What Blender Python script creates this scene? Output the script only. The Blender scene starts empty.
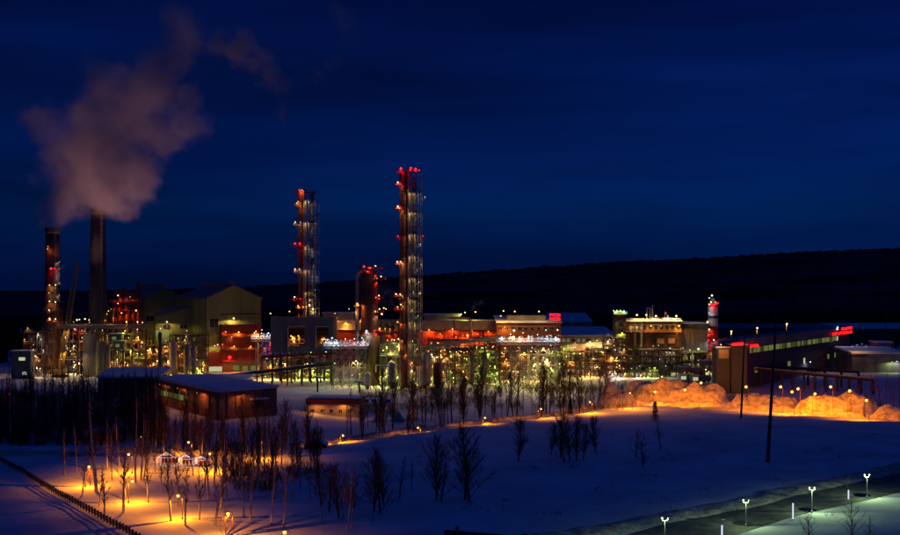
import bpy, math, random
from mathutils import Vector, Matrix, noise
R = math.radians
RND = random.Random(7)
SC = bpy.context.scene
COL = SC.collection

# ---------------------------------------------------------------- camera
F, CX, HZ, CH = 1086.0, 450.0, 290.0, 45.0      # focal length in photo pixels, centre column, eye-level row, eye height
cam = bpy.data.objects.new('camera', bpy.data.cameras.new('camera'))
COL.objects.link(cam)
cam.location = (0, 0, CH)
cam.rotation_euler = (R(90), 0, 0)
cam.data.sensor_width = 36.0
cam.data.lens = F / 900.0 * 36.0
cam.data.shift_y = (HZ - 267.5) / 900.0
cam.data.clip_start = 1.0
cam.data.clip_end = 20000.0
SC.camera = cam

# ---------------------------------------------------------------- sky (dusk: the sun is far below the horizon, so no sun lamp)
W = bpy.data.worlds.new("World"); SC.world = W; W.use_nodes = True
nt = W.node_tree; nt.nodes.clear()
def N(t, **k):
    n = nt.nodes.new(t)
    for a, b in k.items(): setattr(n, a, b)
    return n
L = lambda a, b: nt.links.new(a, b)
wo = N('ShaderNodeOutputWorld'); bg = N('ShaderNodeBackground'); tc = N('ShaderNodeTexCoord')
sp = N('ShaderNodeSeparateXYZ'); rp = N('ShaderNodeValToRGB')
L(tc.outputs['Generated'], sp.inputs[0]); L(sp.outputs['Z'], rp.inputs[0])
cr = rp.color_ramp
cr.elements[0].position = 0.0; cr.elements[0].color = (0.0003, 0.0058, 0.046, 1)
cr.elements[1].position = 1.0; cr.elements[1].color = (0.0002, 0.0120, 0.095, 1)
for p, c in ((0.03, (0.0003, 0.0068, 0.050)), (0.075, (0.0003, 0.0108, 0.068)), (0.12, (0.0004, 0.0090, 0.074)), (0.20, (0.0004, 0.0074, 0.070)), (0.27, (0.0003, 0.0044, 0.050)), (0.5, (0.0002, 0.0095, 0.082))):
    e = cr.elements.new(p); e.color = c + (1,)
mp = N('ShaderNodeMapping'); mp.inputs['Scale'].default_value = (1.5, 1.5, 13.0)
no = N('ShaderNodeTexNoise'); no.inputs['Scale'].default_value = 1.5; no.inputs['Detail'].default_value = 6; no.inputs['Roughness'].default_value = 0.5
mr = N('ShaderNodeMapRange'); mr.inputs['From Min'].default_value = 0.3; mr.inputs['From Max'].default_value = 0.7
mr.inputs['To Min'].default_value = 0.62; mr.inputs['To Max'].default_value = 1.45
mx = N('ShaderNodeVectorMath', operation='SCALE')
L(tc.outputs['Generated'], mp.inputs[0]); L(mp.outputs[0], no.inputs[0]); L(no.outputs[0], mr.inputs[0])
az = N('ShaderNodeMapRange', interpolation_type='SMOOTHSTEP')      # the last afterglow lies to the right
az.inputs['From Min'].default_value = -0.55; az.inputs['From Max'].default_value = 0.35; az.inputs['To Min'].default_value = 0.72; az.inputs['To Max'].default_value = 1.12
mu = N('ShaderNodeMath', operation='MULTIPLY'); L(sp.outputs['X'], az.inputs['Value']); L(az.outputs[0], mu.inputs[0]); L(mr.outputs[0], mu.inputs[1])
L(rp.outputs[0], mx.inputs[0]); L(mu.outputs[0], mx.inputs['Scale']); L(mx.outputs[0], bg.inputs['Color'])
bg.inputs['Strength'].default_value = 0.98
L(bg.outputs[0], wo.inputs[0])

SC.view_settings.view_transform = 'Standard'; SC.view_settings.look = 'None'
SC.view_settings.exposure = 0.0; SC.view_settings.gamma = 1.0
SC.render.engine = 'CYCLES'
cy = SC.cycles
cy.use_denoising = True
cy.max_bounces = 5; cy.diffuse_bounces = 2; cy.glossy_bounces = 2; cy.transmission_bounces = 3; cy.volume_bounces = 1
cy.sample_clamp_indirect = 3.0; cy.sample_clamp_direct = 0.0
cy.use_light_tree = True
cy.volume_step_rate = 1.0; cy.volume_max_steps = 128
cy.caustics_reflective = False; cy.caustics_refractive = False

# ---------------------------------------------------------------- materials
def mat(name, col, rough=0.8, metal=0.0, col2=None, scale=0.5, bump=0.0, bscale=2.0, detail=4, spec=0.5, stretch=None):
    m = bpy.data.materials.new(name); m.use_nodes = True
    t = m.node_tree; b = t.nodes['Principled BSDF']
    b.inputs['Roughness'].default_value = rough; b.inputs['Metallic'].default_value = metal
    b.inputs['Specular IOR Level'].default_value = spec
    g = t.nodes.new('ShaderNodeNewGeometry')
    src = g.outputs['Position']
    if stretch:
        q = t.nodes.new('ShaderNodeMapping'); q.inputs['Scale'].default_value = stretch
        t.links.new(src, q.inputs[0]); src = q.outputs[0]
    if col2 is None: col2 = tuple(c * 0.65 for c in col)
    n = t.nodes.new('ShaderNodeTexNoise'); n.inputs['Scale'].default_value = scale; n.inputs['Detail'].default_value = detail
    n.inputs['Roughness'].default_value = 0.62
    r = t.nodes.new('ShaderNodeValToRGB')
    r.color_ramp.elements[0].position = 0.36; r.color_ramp.elements[0].color = col2 + (1,)
    r.color_ramp.elements[1].position = 0.62; r.color_ramp.elements[1].color = col + (1,)
    t.links.new(src, n.inputs[0]); t.links.new(n.outputs[0], r.inputs[0]); t.links.new(r.outputs[0], b.inputs['Base Color'])
    if bump:
        n2 = t.nodes.new('ShaderNodeTexNoise'); n2.inputs['Scale'].default_value = bscale; n2.inputs['Detail'].default_value = 6
        bp = t.nodes.new('ShaderNodeBump'); bp.inputs['Strength'].default_value = bump; bp.inputs['Distance'].default_value = 0.4
        t.links.new(g.outputs['Position'], n2.inputs[0]); t.links.new(n2.outputs[0], bp.inputs['Height']); t.links.new(bp.outputs[0], b.inputs['Normal'])
    return m
def emis(name, col, s):
    m = bpy.data.materials.new(name); m.use_nodes = True
    b = m.node_tree.nodes['Principled BSDF']
    b.inputs['Base Color'].default_value = (0.0, 0.0, 0.0, 1); b.inputs['Specular IOR Level'].default_value = 0.0; b.inputs['Roughness'].default_value = 1.0
    b.inputs['Emission Color'].default_value = col + (1,); b.inputs['Emission Strength'].default_value = s
    return m
M = dict(
    snow=mat('snow', (0.80, 0.82, 0.86), 0.85, col2=(0.50, 0.54, 0.62), scale=0.045, bump=0.6, bscale=0.25, spec=0.2, detail=9),
    bank=mat('ploughed_snow', (0.66, 0.62, 0.56), 0.9, col2=(0.26, 0.21, 0.16), scale=0.45, bump=1.0, bscale=0.9, detail=8, spec=0.2),
    roofsnow=mat('roof_snow', (0.78, 0.80, 0.84), 0.85, col2=(0.60, 0.63, 0.68), scale=0.2, bump=0.3, bscale=0.5, spec=0.2),
    asphalt=mat('asphalt', (0.055, 0.055, 0.06), 0.75, col2=(0.13, 0.13, 0.14), scale=0.4, bump=0.2),
    icyroad=mat('icy_road', (0.30, 0.29, 0.28), 0.6, col2=(0.55, 0.55, 0.56), scale=0.35, bump=0.3, bscale=1.0),
    hill=mat('forest_hill', (0.012, 0.014, 0.016), 0.95, col2=(0.085, 0.09, 0.105), scale=0.006, bump=0.0, detail=10, stretch=(0.5, 1.0, 2.5), spec=0.0),
    bark=mat('dark_bark', (0.07, 0.05, 0.038), 0.9, col2=(0.03, 0.024, 0.02), scale=3, spec=0.1),
    birch=mat('birch_bark', (0.62, 0.58, 0.52), 0.8, col2=(0.30, 0.26, 0.22), scale=2.2, spec=0.1, stretch=(0.6, 0.6, 2.5)),
    twig=mat('twigs', (0.17, 0.09, 0.055), 0.9, col2=(0.08, 0.045, 0.03), scale=1, spec=0.05),
    needle=mat('needles', (0.02, 0.035, 0.018), 0.9, spec=0.05),
    yellow=mat('yellow_cladding', (0.34, 0.37, 0.10), 0.6, col2=(0.26, 0.28, 0.075), scale=0.15, stretch=(1, 1, 0.15)),
    redclad=mat('red_cladding', (0.34, 0.035, 0.018), 0.6, col2=(0.20, 0.022, 0.012), scale=0.3, stretch=(1, 1, 0.2)),
    red=mat('red_paint', (0.45, 0.03, 0.02), 0.5),
    brick=mat('brick', (0.36, 0.16, 0.09), 0.9, col2=(0.24, 0.10, 0.06), scale=0.6, bump=0.2, bscale=3),
    brickpale=mat('pale_brick', (0.45, 0.36, 0.31), 0.9, col2=(0.33, 0.25, 0.21), scale=0.6),
    conc=mat('concrete', (0.26, 0.24, 0.22), 0.9, col2=(0.14, 0.13, 0.12), scale=0.25, bump=0.2, stretch=(1, 1, 0.2)),
    concdark=mat('sooty_concrete', (0.12, 0.10, 0.085), 0.9, col2=(0.06, 0.05, 0.045), scale=0.3, stretch=(1, 1, 0.2)),
    greyclad=mat('grey_cladding', (0.17, 0.18, 0.19), 0.6, col2=(0.12, 0.125, 0.13), scale=0.3, stretch=(1, 1, 0.2)),
    tan=mat('tan_cladding', (0.42, 0.36, 0.28), 0.6, col2=(0.30, 0.25, 0.19), scale=0.3),
    brown=mat('brown_cladding', (0.17, 0.11, 0.055), 0.7, col2=(0.10, 0.065, 0.035), scale=0.4, stretch=(1, 1, 0.2)),
    white=mat('white_paint', (0.72, 0.72, 0.70), 0.5, col2=(0.5, 0.5, 0.48)),
    steel=mat('rusty_steel', (0.16, 0.10, 0.07), 0.6, 0.2, col2=(0.07, 0.045, 0.035), scale=0.8),
    gsteel=mat('galvanised_steel', (0.48, 0.50, 0.50), 0.45, 0.4, col2=(0.28, 0.29, 0.29), scale=0.8),
    green=mat('green_paint', (0.16, 0.22, 0.13), 0.6, col2=(0.09, 0.12, 0.07), scale=0.8),
    silver=mat('insulation_cladding', (0.34, 0.33, 0.30), 0.4, 0.5, col2=(0.18, 0.17, 0.15), scale=0.6),
    tanpipe=mat('lagged_pipe', (0.50, 0.40, 0.33), 0.6, 0.1, col2=(0.34, 0.26, 0.21), scale=0.6),
    vessel=mat('dark_vessel', (0.19, 0.05, 0.03), 0.6, col2=(0.08, 0.03, 0.022), scale=0.4, stretch=(1, 1, 0.3)),
    dark=mat('dark_steel', (0.05, 0.045, 0.042), 0.7),
    black=mat('black_rubber', (0.02, 0.02, 0.02), 0.9),
    craneyel=mat('crane_paint', (0.40, 0.26, 0.06), 0.6),
    pole=mat('weathered_wood', (0.07, 0.05, 0.04), 0.9),
    glass=mat('dark_glass', (0.03, 0.035, 0.04), 0.12, col2=(0.02, 0.02, 0.025)),
    darkviolet=mat('dim_cladding', (0.07, 0.055, 0.075), 0.7),
    darkblue=mat('blue_band', (0.02, 0.04, 0.10), 0.6),
    l_orange=emis('plant_lamp', (1.0, 0.38, 0.06), 3.2),
    l_warm=emis('warm_lamp', (1.0, 0.66, 0.28), 3.0),
    l_white=emis('white_lamp', (0.85, 0.92, 1.0), 2.2),
    l_green=emis('mercury_lamp', (0.72, 1.0, 0.22), 2.4),
    l_red=emis('red_lamp', (1.0, 0.02, 0.03), 2.4),
    l_globe=emis('park_globe', (0.78, 1.0, 0.45), 2.0),
    l_street=emis('sodium_lamp', (1.0, 0.42, 0.06), 4.5),
    l_bollard=emis('bollard_tube', (0.7, 0.78, 1.0), 1.0),
    l_neon=emis('red_neon', (1.0, 0.012, 0.012), 2.2),
    l_win=emis('lit_window', (0.62, 0.66, 0.18), 0.20),
    l_win_dim=emis('dim_window', (0.62, 0.60, 0.16), 0.07),
    l_winw=emis('bright_window', (0.85, 0.95, 0.5), 0.55),
    l_fairy=emis('fairy_lights', (1.0, 0.66, 0.62), 1.3),
)

# ---------------------------------------------------------------- mesh helpers
class MB:
    def __init__(s): s.v = []; s.f = []; s.m = []; s.mi = 0
    def box(s, x0, x1, y0, y1, z0, z1):
        n = len(s.v)
        s.v += [(x0,y0,z0),(x1,y0,z0),(x1,y1,z0),(x0,y1,z0),(x0,y0,z1),(x1,y0,z1),(x1,y1,z1),(x0,y1,z1)]
        s.f += [(n,n+3,n+2,n+1),(n+4,n+5,n+6,n+7),(n,n+1,n+5,n+4),(n+1,n+2,n+6,n+5),(n+2,n+3,n+7,n+6),(n+3,n,n+4,n+7)]
        s.m += [s.mi]*6; return s
    def bar(s, a, b, r, r2=None, n=4, cap=True):
        a = Vector(a); b = Vector(b); r2 = r if r2 is None else r2
        d = b - a
        if d.length < 1e-6: return s
        d.normalize()
        u = d.orthogonal().normalized() if abs(d.z) < 0.99 else Vector((1, 0, 0)); w = d.cross(u).normalized(); u = w.cross(d)
        k = len(s.v)
        for c, q in ((a, r), (b, r2)):
            for i in range(n):
                t = 2*math.pi*(i+0.5)/n
                s.v.append(tuple(c + (u*math.cos(t) + w*math.sin(t))*q))
        for i in range(n):
            j = (i+1) % n
            s.f.append((k+i, k+j, k+n+j, k+n+i)); s.m.append(s.mi)
        if cap:
            s.f.append(tuple(k+i for i in reversed(range(n)))); s.f.append(tuple(k+n+i for i in range(n))); s.m += [s.mi]*2
        return s
    def tube(s, pts, r, n=6):
        for a, b in zip(pts, pts[1:]): s.bar(a, b, r, n=n)
        return s
    def lathe(s, prof, n=16, c=(0,0,0)):
        k = len(s.v)
        for (r, z) in prof:
            for i in range(n):
                t = 2*math.pi*i/n
                s.v.append((c[0]+r*math.cos(t), c[1]+r*math.sin(t), c[2]+z))
        for j in range(len(prof)-1):
            for i in range(n):
                i2 = (i+1) % n
                s.f.append((k+j*n+i, k+j*n+i2, k+(j+1)*n+i2, k+(j+1)*n+i)); s.m.append(s.mi)
        s.f.append(tuple(k+i for i in reversed(range(n)))); s.m.append(s.mi)
        e = k+(len(prof)-1)*n
        s.f.append(tuple(e+i for i in range(n))); s.m.append(s.mi)
        return s
    def poly(s, pts):
        k = len(s.v); s.v += [tuple(p) for p in pts]; s.f.append(tuple(range(k, k+len(pts)))); s.m.append(s.mi); return s
    def prism(s, pts, vec):
        k = len(s.v); n = len(pts); vec = Vector(vec)
        s.v += [tuple(p) for p in pts] + [tuple(Vector(p)+vec) for p in pts]
        s.f.append(tuple(range(k, k+n))); s.f.append(tuple(k+n+i for i in reversed(range(n))))
        for i in range(n):
            j = (i+1) % n; s.f.append((k+i, k+n+i, k+n+j, k+j))
        s.m += [s.mi]*(n+2); return s
    def mesh(s, name, mats, smooth=False):
        me = bpy.data.meshes.new(name); me.from_pydata(s.v, [], s.f)
        for q in (mats if isinstance(mats, (list, tuple)) else [mats]): me.materials.append(M[q] if isinstance(q, str) else q)
        if any(s.m): me.polygons.foreach_set('material_index', s.m)
        if smooth: me.polygons.foreach_set('use_smooth', [True]*len(me.polygons))
        me.validate(); me.update(); return me
    def build(s, name, mats, parent=None, smooth=False):
        o = bpy.data.objects.new(name, s.mesh(name, mats, smooth)); COL.objects.link(o); o.parent = parent; return o
def put(name, me, parent=None, loc=(0,0,0), rz=0, sc=None):
    o = bpy.data.objects.new(name, me); COL.objects.link(o); o.parent = parent; o.location = loc; o.rotation_euler = (0,0,rz)
    if sc: o.scale = sc if isinstance(sc, tuple) else (sc, sc, sc)
    return o
def tag(o, label=None, cat=None, group=None, kind=None):
    for k, v in (('label', label), ('category', cat), ('group', group), ('kind', kind)):
        if v: o[k] = v
    return o
def empty(name, label, cat, loc=(0,0,0), rz=0, group=None):
    o = bpy.data.objects.new(name, None); COL.objects.link(o); o.location = loc; o.rotation_euler = (0,0,rz)
    o.empty_display_size = 0.5
    return tag(o, label, cat, group)
KIDS = {}
def copy_tree(o, loc, rz=0, sc=1.0, label=None, group=None):
    if o.name not in KIDS: KIDS[o.name] = [(c, list(c.children)) for c in o.children]
    r = o.copy(); COL.objects.link(r); r.location = loc; r.rotation_euler = (0,0,rz); r.scale = (sc, sc, sc)
    for c, gs in KIDS[o.name]:
        d = c.copy(); COL.objects.link(d); d.parent = r
        for g in gs:
            e = g.copy(); COL.objects.link(e); e.parent = d
    return tag(r, label, None, group)
ORD = 'first second third fourth fifth sixth seventh eighth ninth tenth eleventh twelfth thirteenth fourteenth fifteenth sixteenth seventeenth eighteenth nineteenth twentieth'.split()

# ---------------------------------------------------------------- terrain
def sstep(a, b, t):
    t = max(0.0, min(1.0, (t-a)/(b-a))); return t*t*(3-2*t)
def lerp_pts(P, x):
    if x <= P[0][0]: return P[0][1]
    for (a, b), (c, d) in zip(P, P[1:]):
        if x <= c: return b + (d-b)*(x-a)/(c-a)
    return P[-1][1]
CREST = [(-120, 275), (-75, 283), (-57, 296), (-30, 332), (10, 372), (40, 398), (60, 424), (80, 436), (114, 416), (156, 384), (220, 350)]
def gz(x, y):
    h = 0.35*noise.noise(Vector((x*0.03, y*0.03, 0.3)))*sstep(700, 500, y)
    s = lerp_pts(CREST, x) - y
    k = sstep(-70, -40, x)
    if s >= 0: h -= 1.3*k*sstep(300, 150, x)*sstep(110, 4, s)
    else: h += k*(-1.3*sstep(-9, 0, s)*sstep(300, 150, x) - (3.1 - 0.9*sstep(60, 100, x))*sstep(0, -5, s)*sstep(-150, -75, s))
    h += 0.22*noise.noise(Vector((x*0.12, y*0.12, 2.3)))*sstep(520, 400, y)
    # park mound behind the fence and gentle fall of the bottom left slope
    h += 1.2*math.exp(-(((x+92)/22)**2 + ((y-285)/16)**2))
    return h
def P(px, py, Y):      # point on the ray through photo pixel (px,py) at depth Y
    return Vector(((px-CX)/F*Y, Y, CH + (HZ-py)/F*Y))
def X(px, Y): return (px-CX)/F*Y
def Z(py, Y): return CH + (HZ-py)/F*Y
def G(px, py):         # where that ray meets the ground
    Y = CH*F/(py-HZ)
    for _ in range(12):
        x = X(px, Y); Y = (CH-gz(x, Y))*F/(py-HZ)
    return Vector((X(px, Y), Y, gz(X(px, Y), Y)))

def axis(parts):
    out = []
    for a, b, st in parts:
        k = max(1, round((b-a)/st))
        out += [a+(b-a)*i/k for i in range(k)]
    return out + [parts[-1][1]]
xs = axis([(-9000, -1000, 2000), (-1000, -300, 50), (-300, -160, 10), (-160, 260, 2.5), (260, 400, 14), (400, 1000, 60), (1000, 9000, 2000)])
ys = axis([(-3000, 0, 1000), (0, 180, 30), (180, 470, 2.5), (470, 700, 12), (700, 2000, 130), (2000, 9000, 1750)])
g = MB()
for y in ys:
    for x in xs: g.v.append((x, y, gz(x, y)))
nx = len(xs)
for j in range(len(ys)-1):
    for i in range(nx-1):
        a = j*nx+i; g.f.append((a, a+1, a+nx+1, a+nx))
g.m = [0]*len(g.f)
tag(g.build('snow_ground', 'snow', smooth=True), kind='structure')

# far wooded hills
SKY = [(-3500, 293), (-800, 293), (0, 291.5), (150, 290), (250, 287), (330, 282), (430, 275), (500, 270), (600, 263), (700, 258), (800, 252), (900, 248), (1300, 240), (2600, 236), (5000, 250)]
h = MB(); rows = []
YR = [1350, 1380, 1450, 1700, 2000, 2400, 2800, 3200, 3500, 3600, 3640, 4000, 5200]
PXS = [-3000+60*i for i in range(49)]+[-60+2.5*i for i in range(410)]+[970+60*i for i in range(60)]
rr_ = random.Random(3)
for j, Y in enumerate(YR):
    row = []
    for px in PXS:
        zt = Z(lerp_pts(SKY, px), 3600)
        t = min(1.0, (Y-1350)/2250.0)
        z = (zt*(t**0.9) if Y <= 3600 else zt*(1-(Y-3600)/2600*0.6))
        x = (px-CX)/F*min(Y, 3600)
        if j == 0: z = -1
        elif Y <= 2900: z = max(z, 9*(1-t)) + 3.0*noise.noise(Vector((x*0.02, Y*0.01, 1)))
        z += ((2.5 if Y < 3000 else 3.5)*noise.noise(Vector((x*0.012, Y*0.01, 4))) if j else 0)
        if j and -60 <= px <= 970: z += rr_.uniform(-3.0, 3.5) + (5*noise.noise(Vector((x*.05, Y, 8))) if Y in (3600, 3640) else 0)
        row.append(len(h.v)); h.v.append((x, Y, z))
    rows.append(row)
for a, b_ in zip(rows, rows[1:]):
    for i in range(len(a)-1):
        h.f.append((a[i], a[i+1], b_[i+1], b_[i])); h.m.append(0)
tag(h.build('wooded_hills', 'hill', smooth=False), kind='structure')

# a draped strip (roads, berms): list of centre points, half width, lift
def drape(name, pts, hw, lift, m, crown=0.0, kind='structure', rough=0.0, nw=4, seed=0):
    b = MB(); P2 = []
    for a, c in zip(pts, pts[1:]):
        a = Vector(a); c = Vector(c); k = max(1, int((c-a).length/1.6))
        P2 += [a.lerp(c, i/k) for i in range(k)]
    P2.append(Vector(pts[-1]))
    rows = []
    for i, p in enumerate(P2):
        d = (P2[min(i+1, len(P2)-1)] - P2[max(i-1, 0)]).normalized(); n = Vector((-d.y, d.x))
        w = hw(i/len(P2)) if callable(hw) else hw
        row = []
        for q in range(nw+1):
            t = q/nw*2-1
            xx = p.x+n.x*w*t; yy = p.y+n.y*w*t
            z = gz(xx, yy)+lift
            if crown:
                z += crown*(1-t*t)*(1+rough*noise.noise(Vector((xx*0.25, yy*0.25, seed)))*1.6+rough*0.5*noise.noise(Vector((xx*0.9, yy*0.9, seed+5))))
                if abs(t) == 1: z -= 0.3+lift
            row.append(len(b.v)); b.v.append((xx, yy, z))
        rows.append(row)
    for r0, r1 in zip(rows, rows[1:]):
        for q in range(nw):
            b.f.append((r0[q], r1[q], r1[q+1], r0[q+1])); b.m.append(0)
    me = b.build(name, m, smooth=True)
    return tag(me, kind=kind)
def V2(v): return Vector((v.x, v.y))

# ---------------------------------------------------------------- lamps
LM = {}
def lamp_mesh(kind, r, cap=False):
    if kind == 'bank': kind = 'street'
    k = (kind, r, cap)
    if k not in LM:
        b = MB()
        b.lathe([(r*0.45, -r*0.88), (r*0.9, -r*0.4), (r, 0), (r*0.9, r*0.4), (r*0.45, r*0.88)], 8)
        b.mi = 1; b.box(-r*0.5, r*0.5, -r*0.5, r*0.5, r*0.95, r*1.35)
        LM[k] = b.mesh('lamp', ['l_'+kind, 'dark'])
    return LM[k]
# what each kind of lamp throws: colour, power per squared globe radius, beam (shaded fittings throw their light down)
THROW = dict(orange=((1.0, 0.33, 0.045), 17000, 178, .3), warm=((1.0, 0.62, 0.20), 14000, 178, .3), white=((0.80, 0.90, 1.0), 8000, 178, .4), green=((0.80, 1.0, 0.14), 15000, 178, .3), red=((1.0, 0.015, 0.015), 2500, 178, .3),
             street=((1.0, 0.27, 0.002), 62000, 169, .25), bank=((1.0, 0.23, 0.001), 42000, 160, .5), globe=((0.66, 1.0, 0.42), 22000, 176, .3))
LD = {}
def fitted(o, kind, r, pw=1.0):
    """the light of a lamp, carried just below its globe"""
    if (kind, r, pw) not in LD:
        c, p, a, bl_ = THROW[kind]; ld = bpy.data.lights.new(kind+'_light', 'SPOT'); ld.color = c; ld.energy = p*r*r*pw; ld.spot_size = R(150 if pw == .5 else a); ld.spot_blend = bl_; ld.shadow_soft_size = 0.0
        LD[(kind, r, pw)] = ld
    q = bpy.data.objects.new(kind+'_light', LD[(kind, r, pw)]); COL.objects.link(q); q.parent = o; q.location = (0, -r*0.3, -r*1.05)
    if kind == 'bank': q.location = (0, r*1.3, -r*.6); q.rotation_euler = (R(42), 0, 0)      # heads tilted toward the banks
    return o
def lamp(parent, p, kind='warm', r=0.3, pw=1.0):
    loc = Vector(p) - (parent.location if parent else Vector())
    if parent and parent.rotation_euler.z: loc = Matrix.Rotation(-parent.rotation_euler.z, 3, 'Z') @ loc
    return fitted(put('lamp', lamp_mesh(kind, r), parent, loc), kind, r, pw)
def lamps(parent, Y, pts, pw=1.0):      # photo pixels of lamps fixed to a structure standing at depth Y
    for q in pts:
        px, py, kind = q[:3]
        lamp(parent, P(px, py, Y), kind, q[3] if len(q) > 3 else 0.3, pw)

# ---------------------------------------------------------------- roads and snow banks
def road_pts(L_): return [V2(G(*q)) for q in L_]
RD = road_pts([(640, 546), (724, 523), (780, 507), (867, 488.5), (900, 480)])
d0 = (RD[-1]-RD[-2]).normalized()
RD = [RD[0]-Vector((40, 26))] + RD + [RD[-1]+d0*60, RD[-1]+d0*160]
drape('asphalt_road', RD, 7.2, 0.03, 'asphalt')
BM = road_pts([(600, 531), (640, 523.5), (700, 512), (740, 505), (780, 493.5), (840, 481), (900, 467.5)])
BM = [BM[0]-Vector((14, 8))] + BM + [BM[-1]+d0*60, BM[-1]+d0*150]
tag(drape('roadside_snow_berm', BM, 4.3, 0.02, 'bank', crown=0.55, rough=0.9, nw=8, seed=3), kind='structure')
# the lamp-lit road behind the crest of the snow field
CR = [Vector((x, y+13)) for x, y in CREST[1:-1]]
CR = [Vector((-150, 300)), Vector((-100, 295))] + CR + [Vector((260, 330))]
drape('icy_road', CR, 5.5, 0.02, 'icyroad')
for i, (off, sd) in enumerate(((-7.5, 8), (8, 11))):
    drape('ploughed_road_edge', [v+Vector((-1.5, off)) for v in CR[1:-1]], 1.9, 0.02, 'bank', crown=0.9, rough=0.9, nw=6, seed=sd)

def heap(label, pts, hs, ws, seed, m='bank', name='snow_heap', group=None, lump=1.0):
    """a ploughed heap of snow: a ridge along the world points pts"""
    b = MB(); P2 = []; H2 = []; W2 = []
    for (a, c, h0, h1, w0, w1) in zip(pts, pts[1:], hs, hs[1:], ws, ws[1:]):
        k = max(2, int((c-a).length/0.6))
        for i in range(k):
            t = i/k; P2.append(a.lerp(c, t)); H2.append(h0+(h1-h0)*t); W2.append(w0+(w1-w0)*t)
    nw = 28; rows = []
    for i, p in enumerate(P2):
        d = (P2[min(i+1, len(P2)-1)]-P2[max(i-1, 0)]).normalized(); n = Vector((-d.y, d.x))
        e = sstep(0, 6, i)*sstep(0, 6, len(P2)-1-i)
        row = []
        for q in range(nw+1):
            t = q/nw*2-1; xx = p.x+n.x*W2[i]*t; yy = p.y+n.y*W2[i]*t
            pr = (1-t*t)**1.1
            z = H2[i]*e*pr*(1+0.55*lump*noise.noise(Vector((xx*0.16, yy*0.16, seed)))) + lump*e*pr**0.5*(0.6*noise.noise(Vector((xx*0.3, yy*0.3, seed+3)))+1.0*abs(noise.noise(Vector((xx*0.6, yy*0.6, seed+7))))+0.9*abs(noise.noise(Vector((xx*1.5, yy*1.5, seed+9)))))
            row.append(len(b.v)); b.v.append((xx, yy, gz(xx, yy)+max(z, 0)-(0.4 if abs(t) == 1 else 0)))
        rows.append(row)
    for r0, r1 in zip(rows, rows[1:]):
        for q in range(nw): b.f.append((r0[q], r1[q], r1[q+1], r0[q+1])); b.m.append(0)
    return tag(b.build(name, m, smooth=True), label, 'snow heap', group)
def W_(px, Y): return Vector((X(px, Y), Y))
heap('big pale snow mound at the left end of the orange snow banks', [W_(597, 452), W_(608, 450), W_(620, 452), W_(632, 456)], [2, 7.5, 7, 2], [5, 11, 11, 5], 1, name='snow_mound')
heap('long lumpy ploughed snow bank glowing orange behind the road lamps', [W_(618, 478), W_(640, 474), W_(665, 470), W_(690, 466), W_(715, 462), W_(733, 458)], [4, 7.6, 8.4, 7.0, 5.6, 2.0], [6, 9, 9, 8.5, 8.5, 6], 21, name='snow_bank')
heap('lower ploughed snow bank between the two tall poles', [W_(730, 452), W_(752, 448), W_(780, 440), W_(806, 436)], [3.2, 4.4, 3.4, 2.4], [7, 8, 7, 5], 34, name='snow_bank')
heap('peaked orange snow bank right of the tall wooden pole', [W_(792, 428), W_(812, 424), W_(836, 422), W_(850, 421), W_(868, 418), W_(880, 414)], [2.5, 4.6, 5.6, 7.8, 5.2, 3.2], [5, 7, 8, 9, 8, 5], 47, name='snow_bank')
heap('orange snow bank running out of the frame behind the last road lamp', [W_(874, 406), W_(886, 402), W_(905, 396), W_(935, 386)], [2.0, 3.6, 4.6, 4.0], [5, 7, 8, 7], 58, name='snow_bank')
for px, py, w, hh, lb in ((715, 404, 3.4, 2.4, 'dark rounded snow lump on the field edge in front of the orange bank'), (776, 409, 9, 1.6, 'long low dark snow pile in the shade before the orange bank'), (842, 417, 10, 1.5, 'dark flat snow pile near the right end of the field edge')):
    c = G(px, py); heap(lb, [Vector((c.x-w, c.y+1)), Vector((c.x, c.y)), Vector((c.x+w, c.y-1.5))], [0.6, hh, 0.6], [2.5, 4, 2.5], px, lump=0.6)

# ---------------------------------------------------------------- street furniture
def orange_lamp(px, py, label, group, hgt=4.8, Y=None, kind='street', r=0.30, pinkish=False):
    """globe centre at photo pixel; stands at depth Y (found from the ground if not given)"""
    if Y is None:
        Y = 300.0
        for _ in range(20): Y = (CH-hgt-gz(X(px, Y), Y))*F/(py-HZ)
    x = X(px, Y); z0 = gz(x, Y)
    top = Z(py, Y)-z0+(.7 if group == 'orange road lamps' else 0)
    t = empty('street_lamp', label, 'street lamp', (x, Y, z0-0.05), 0, group)
    ax = (0.85 if int(px*7) % 2 else -0.85)
    MB().bar((-ax, 0, 0), (-ax, 0, top-r), 0.08, 0.05, 6).build('post', 'steel', t)
    MB().tube([(-ax, 0, top-r), (-ax*.8, 0, top+r*1.6), (0, 0, top+r*1.7)], .045, 4).build('arm', 'steel', t)
    MB().lathe([(0.2, 0), (0.2, 0.5), (0.12, 0.55)], 8, (-ax, 0, 0)).build('base', 'steel', t)
    fitted(put('lamp', lamp_mesh(kind, r), t, (0, 0, top+0.05)), kind, r)
    return t
for px, py, lb in ((89, 467, 'orange park lamp beside the tall pale birch at the left'), (128.6, 454.6, 'orange park lamp in front of the dark wood'),
                   (132.5, 481.4, 'brightest orange park lamp right of the leaning birch'), (178, 496, 'orange globe lamp in the park below the lit pavilion'),
                   (228, 514, 'orange lamp shining through a bare bush'), (284.6, 532.6, 'orange lamp at the bottom edge of the picture'),
                   (209.6, 454, 'small orange lamp just right of the lit pavilion'), (188.6, 442.5, 'orange lamp behind the lit pavilion'),
                   (261.4, 442.5, 'orange lamp at the left end of the road below the warehouse'), (141, 437, 'faint orange lamp among the dark trees')):
    orange_lamp(px, py, lb, 'orange park lamps', 4.6, r=0.30 if 'faint' not in lb else 0.10)
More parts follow.
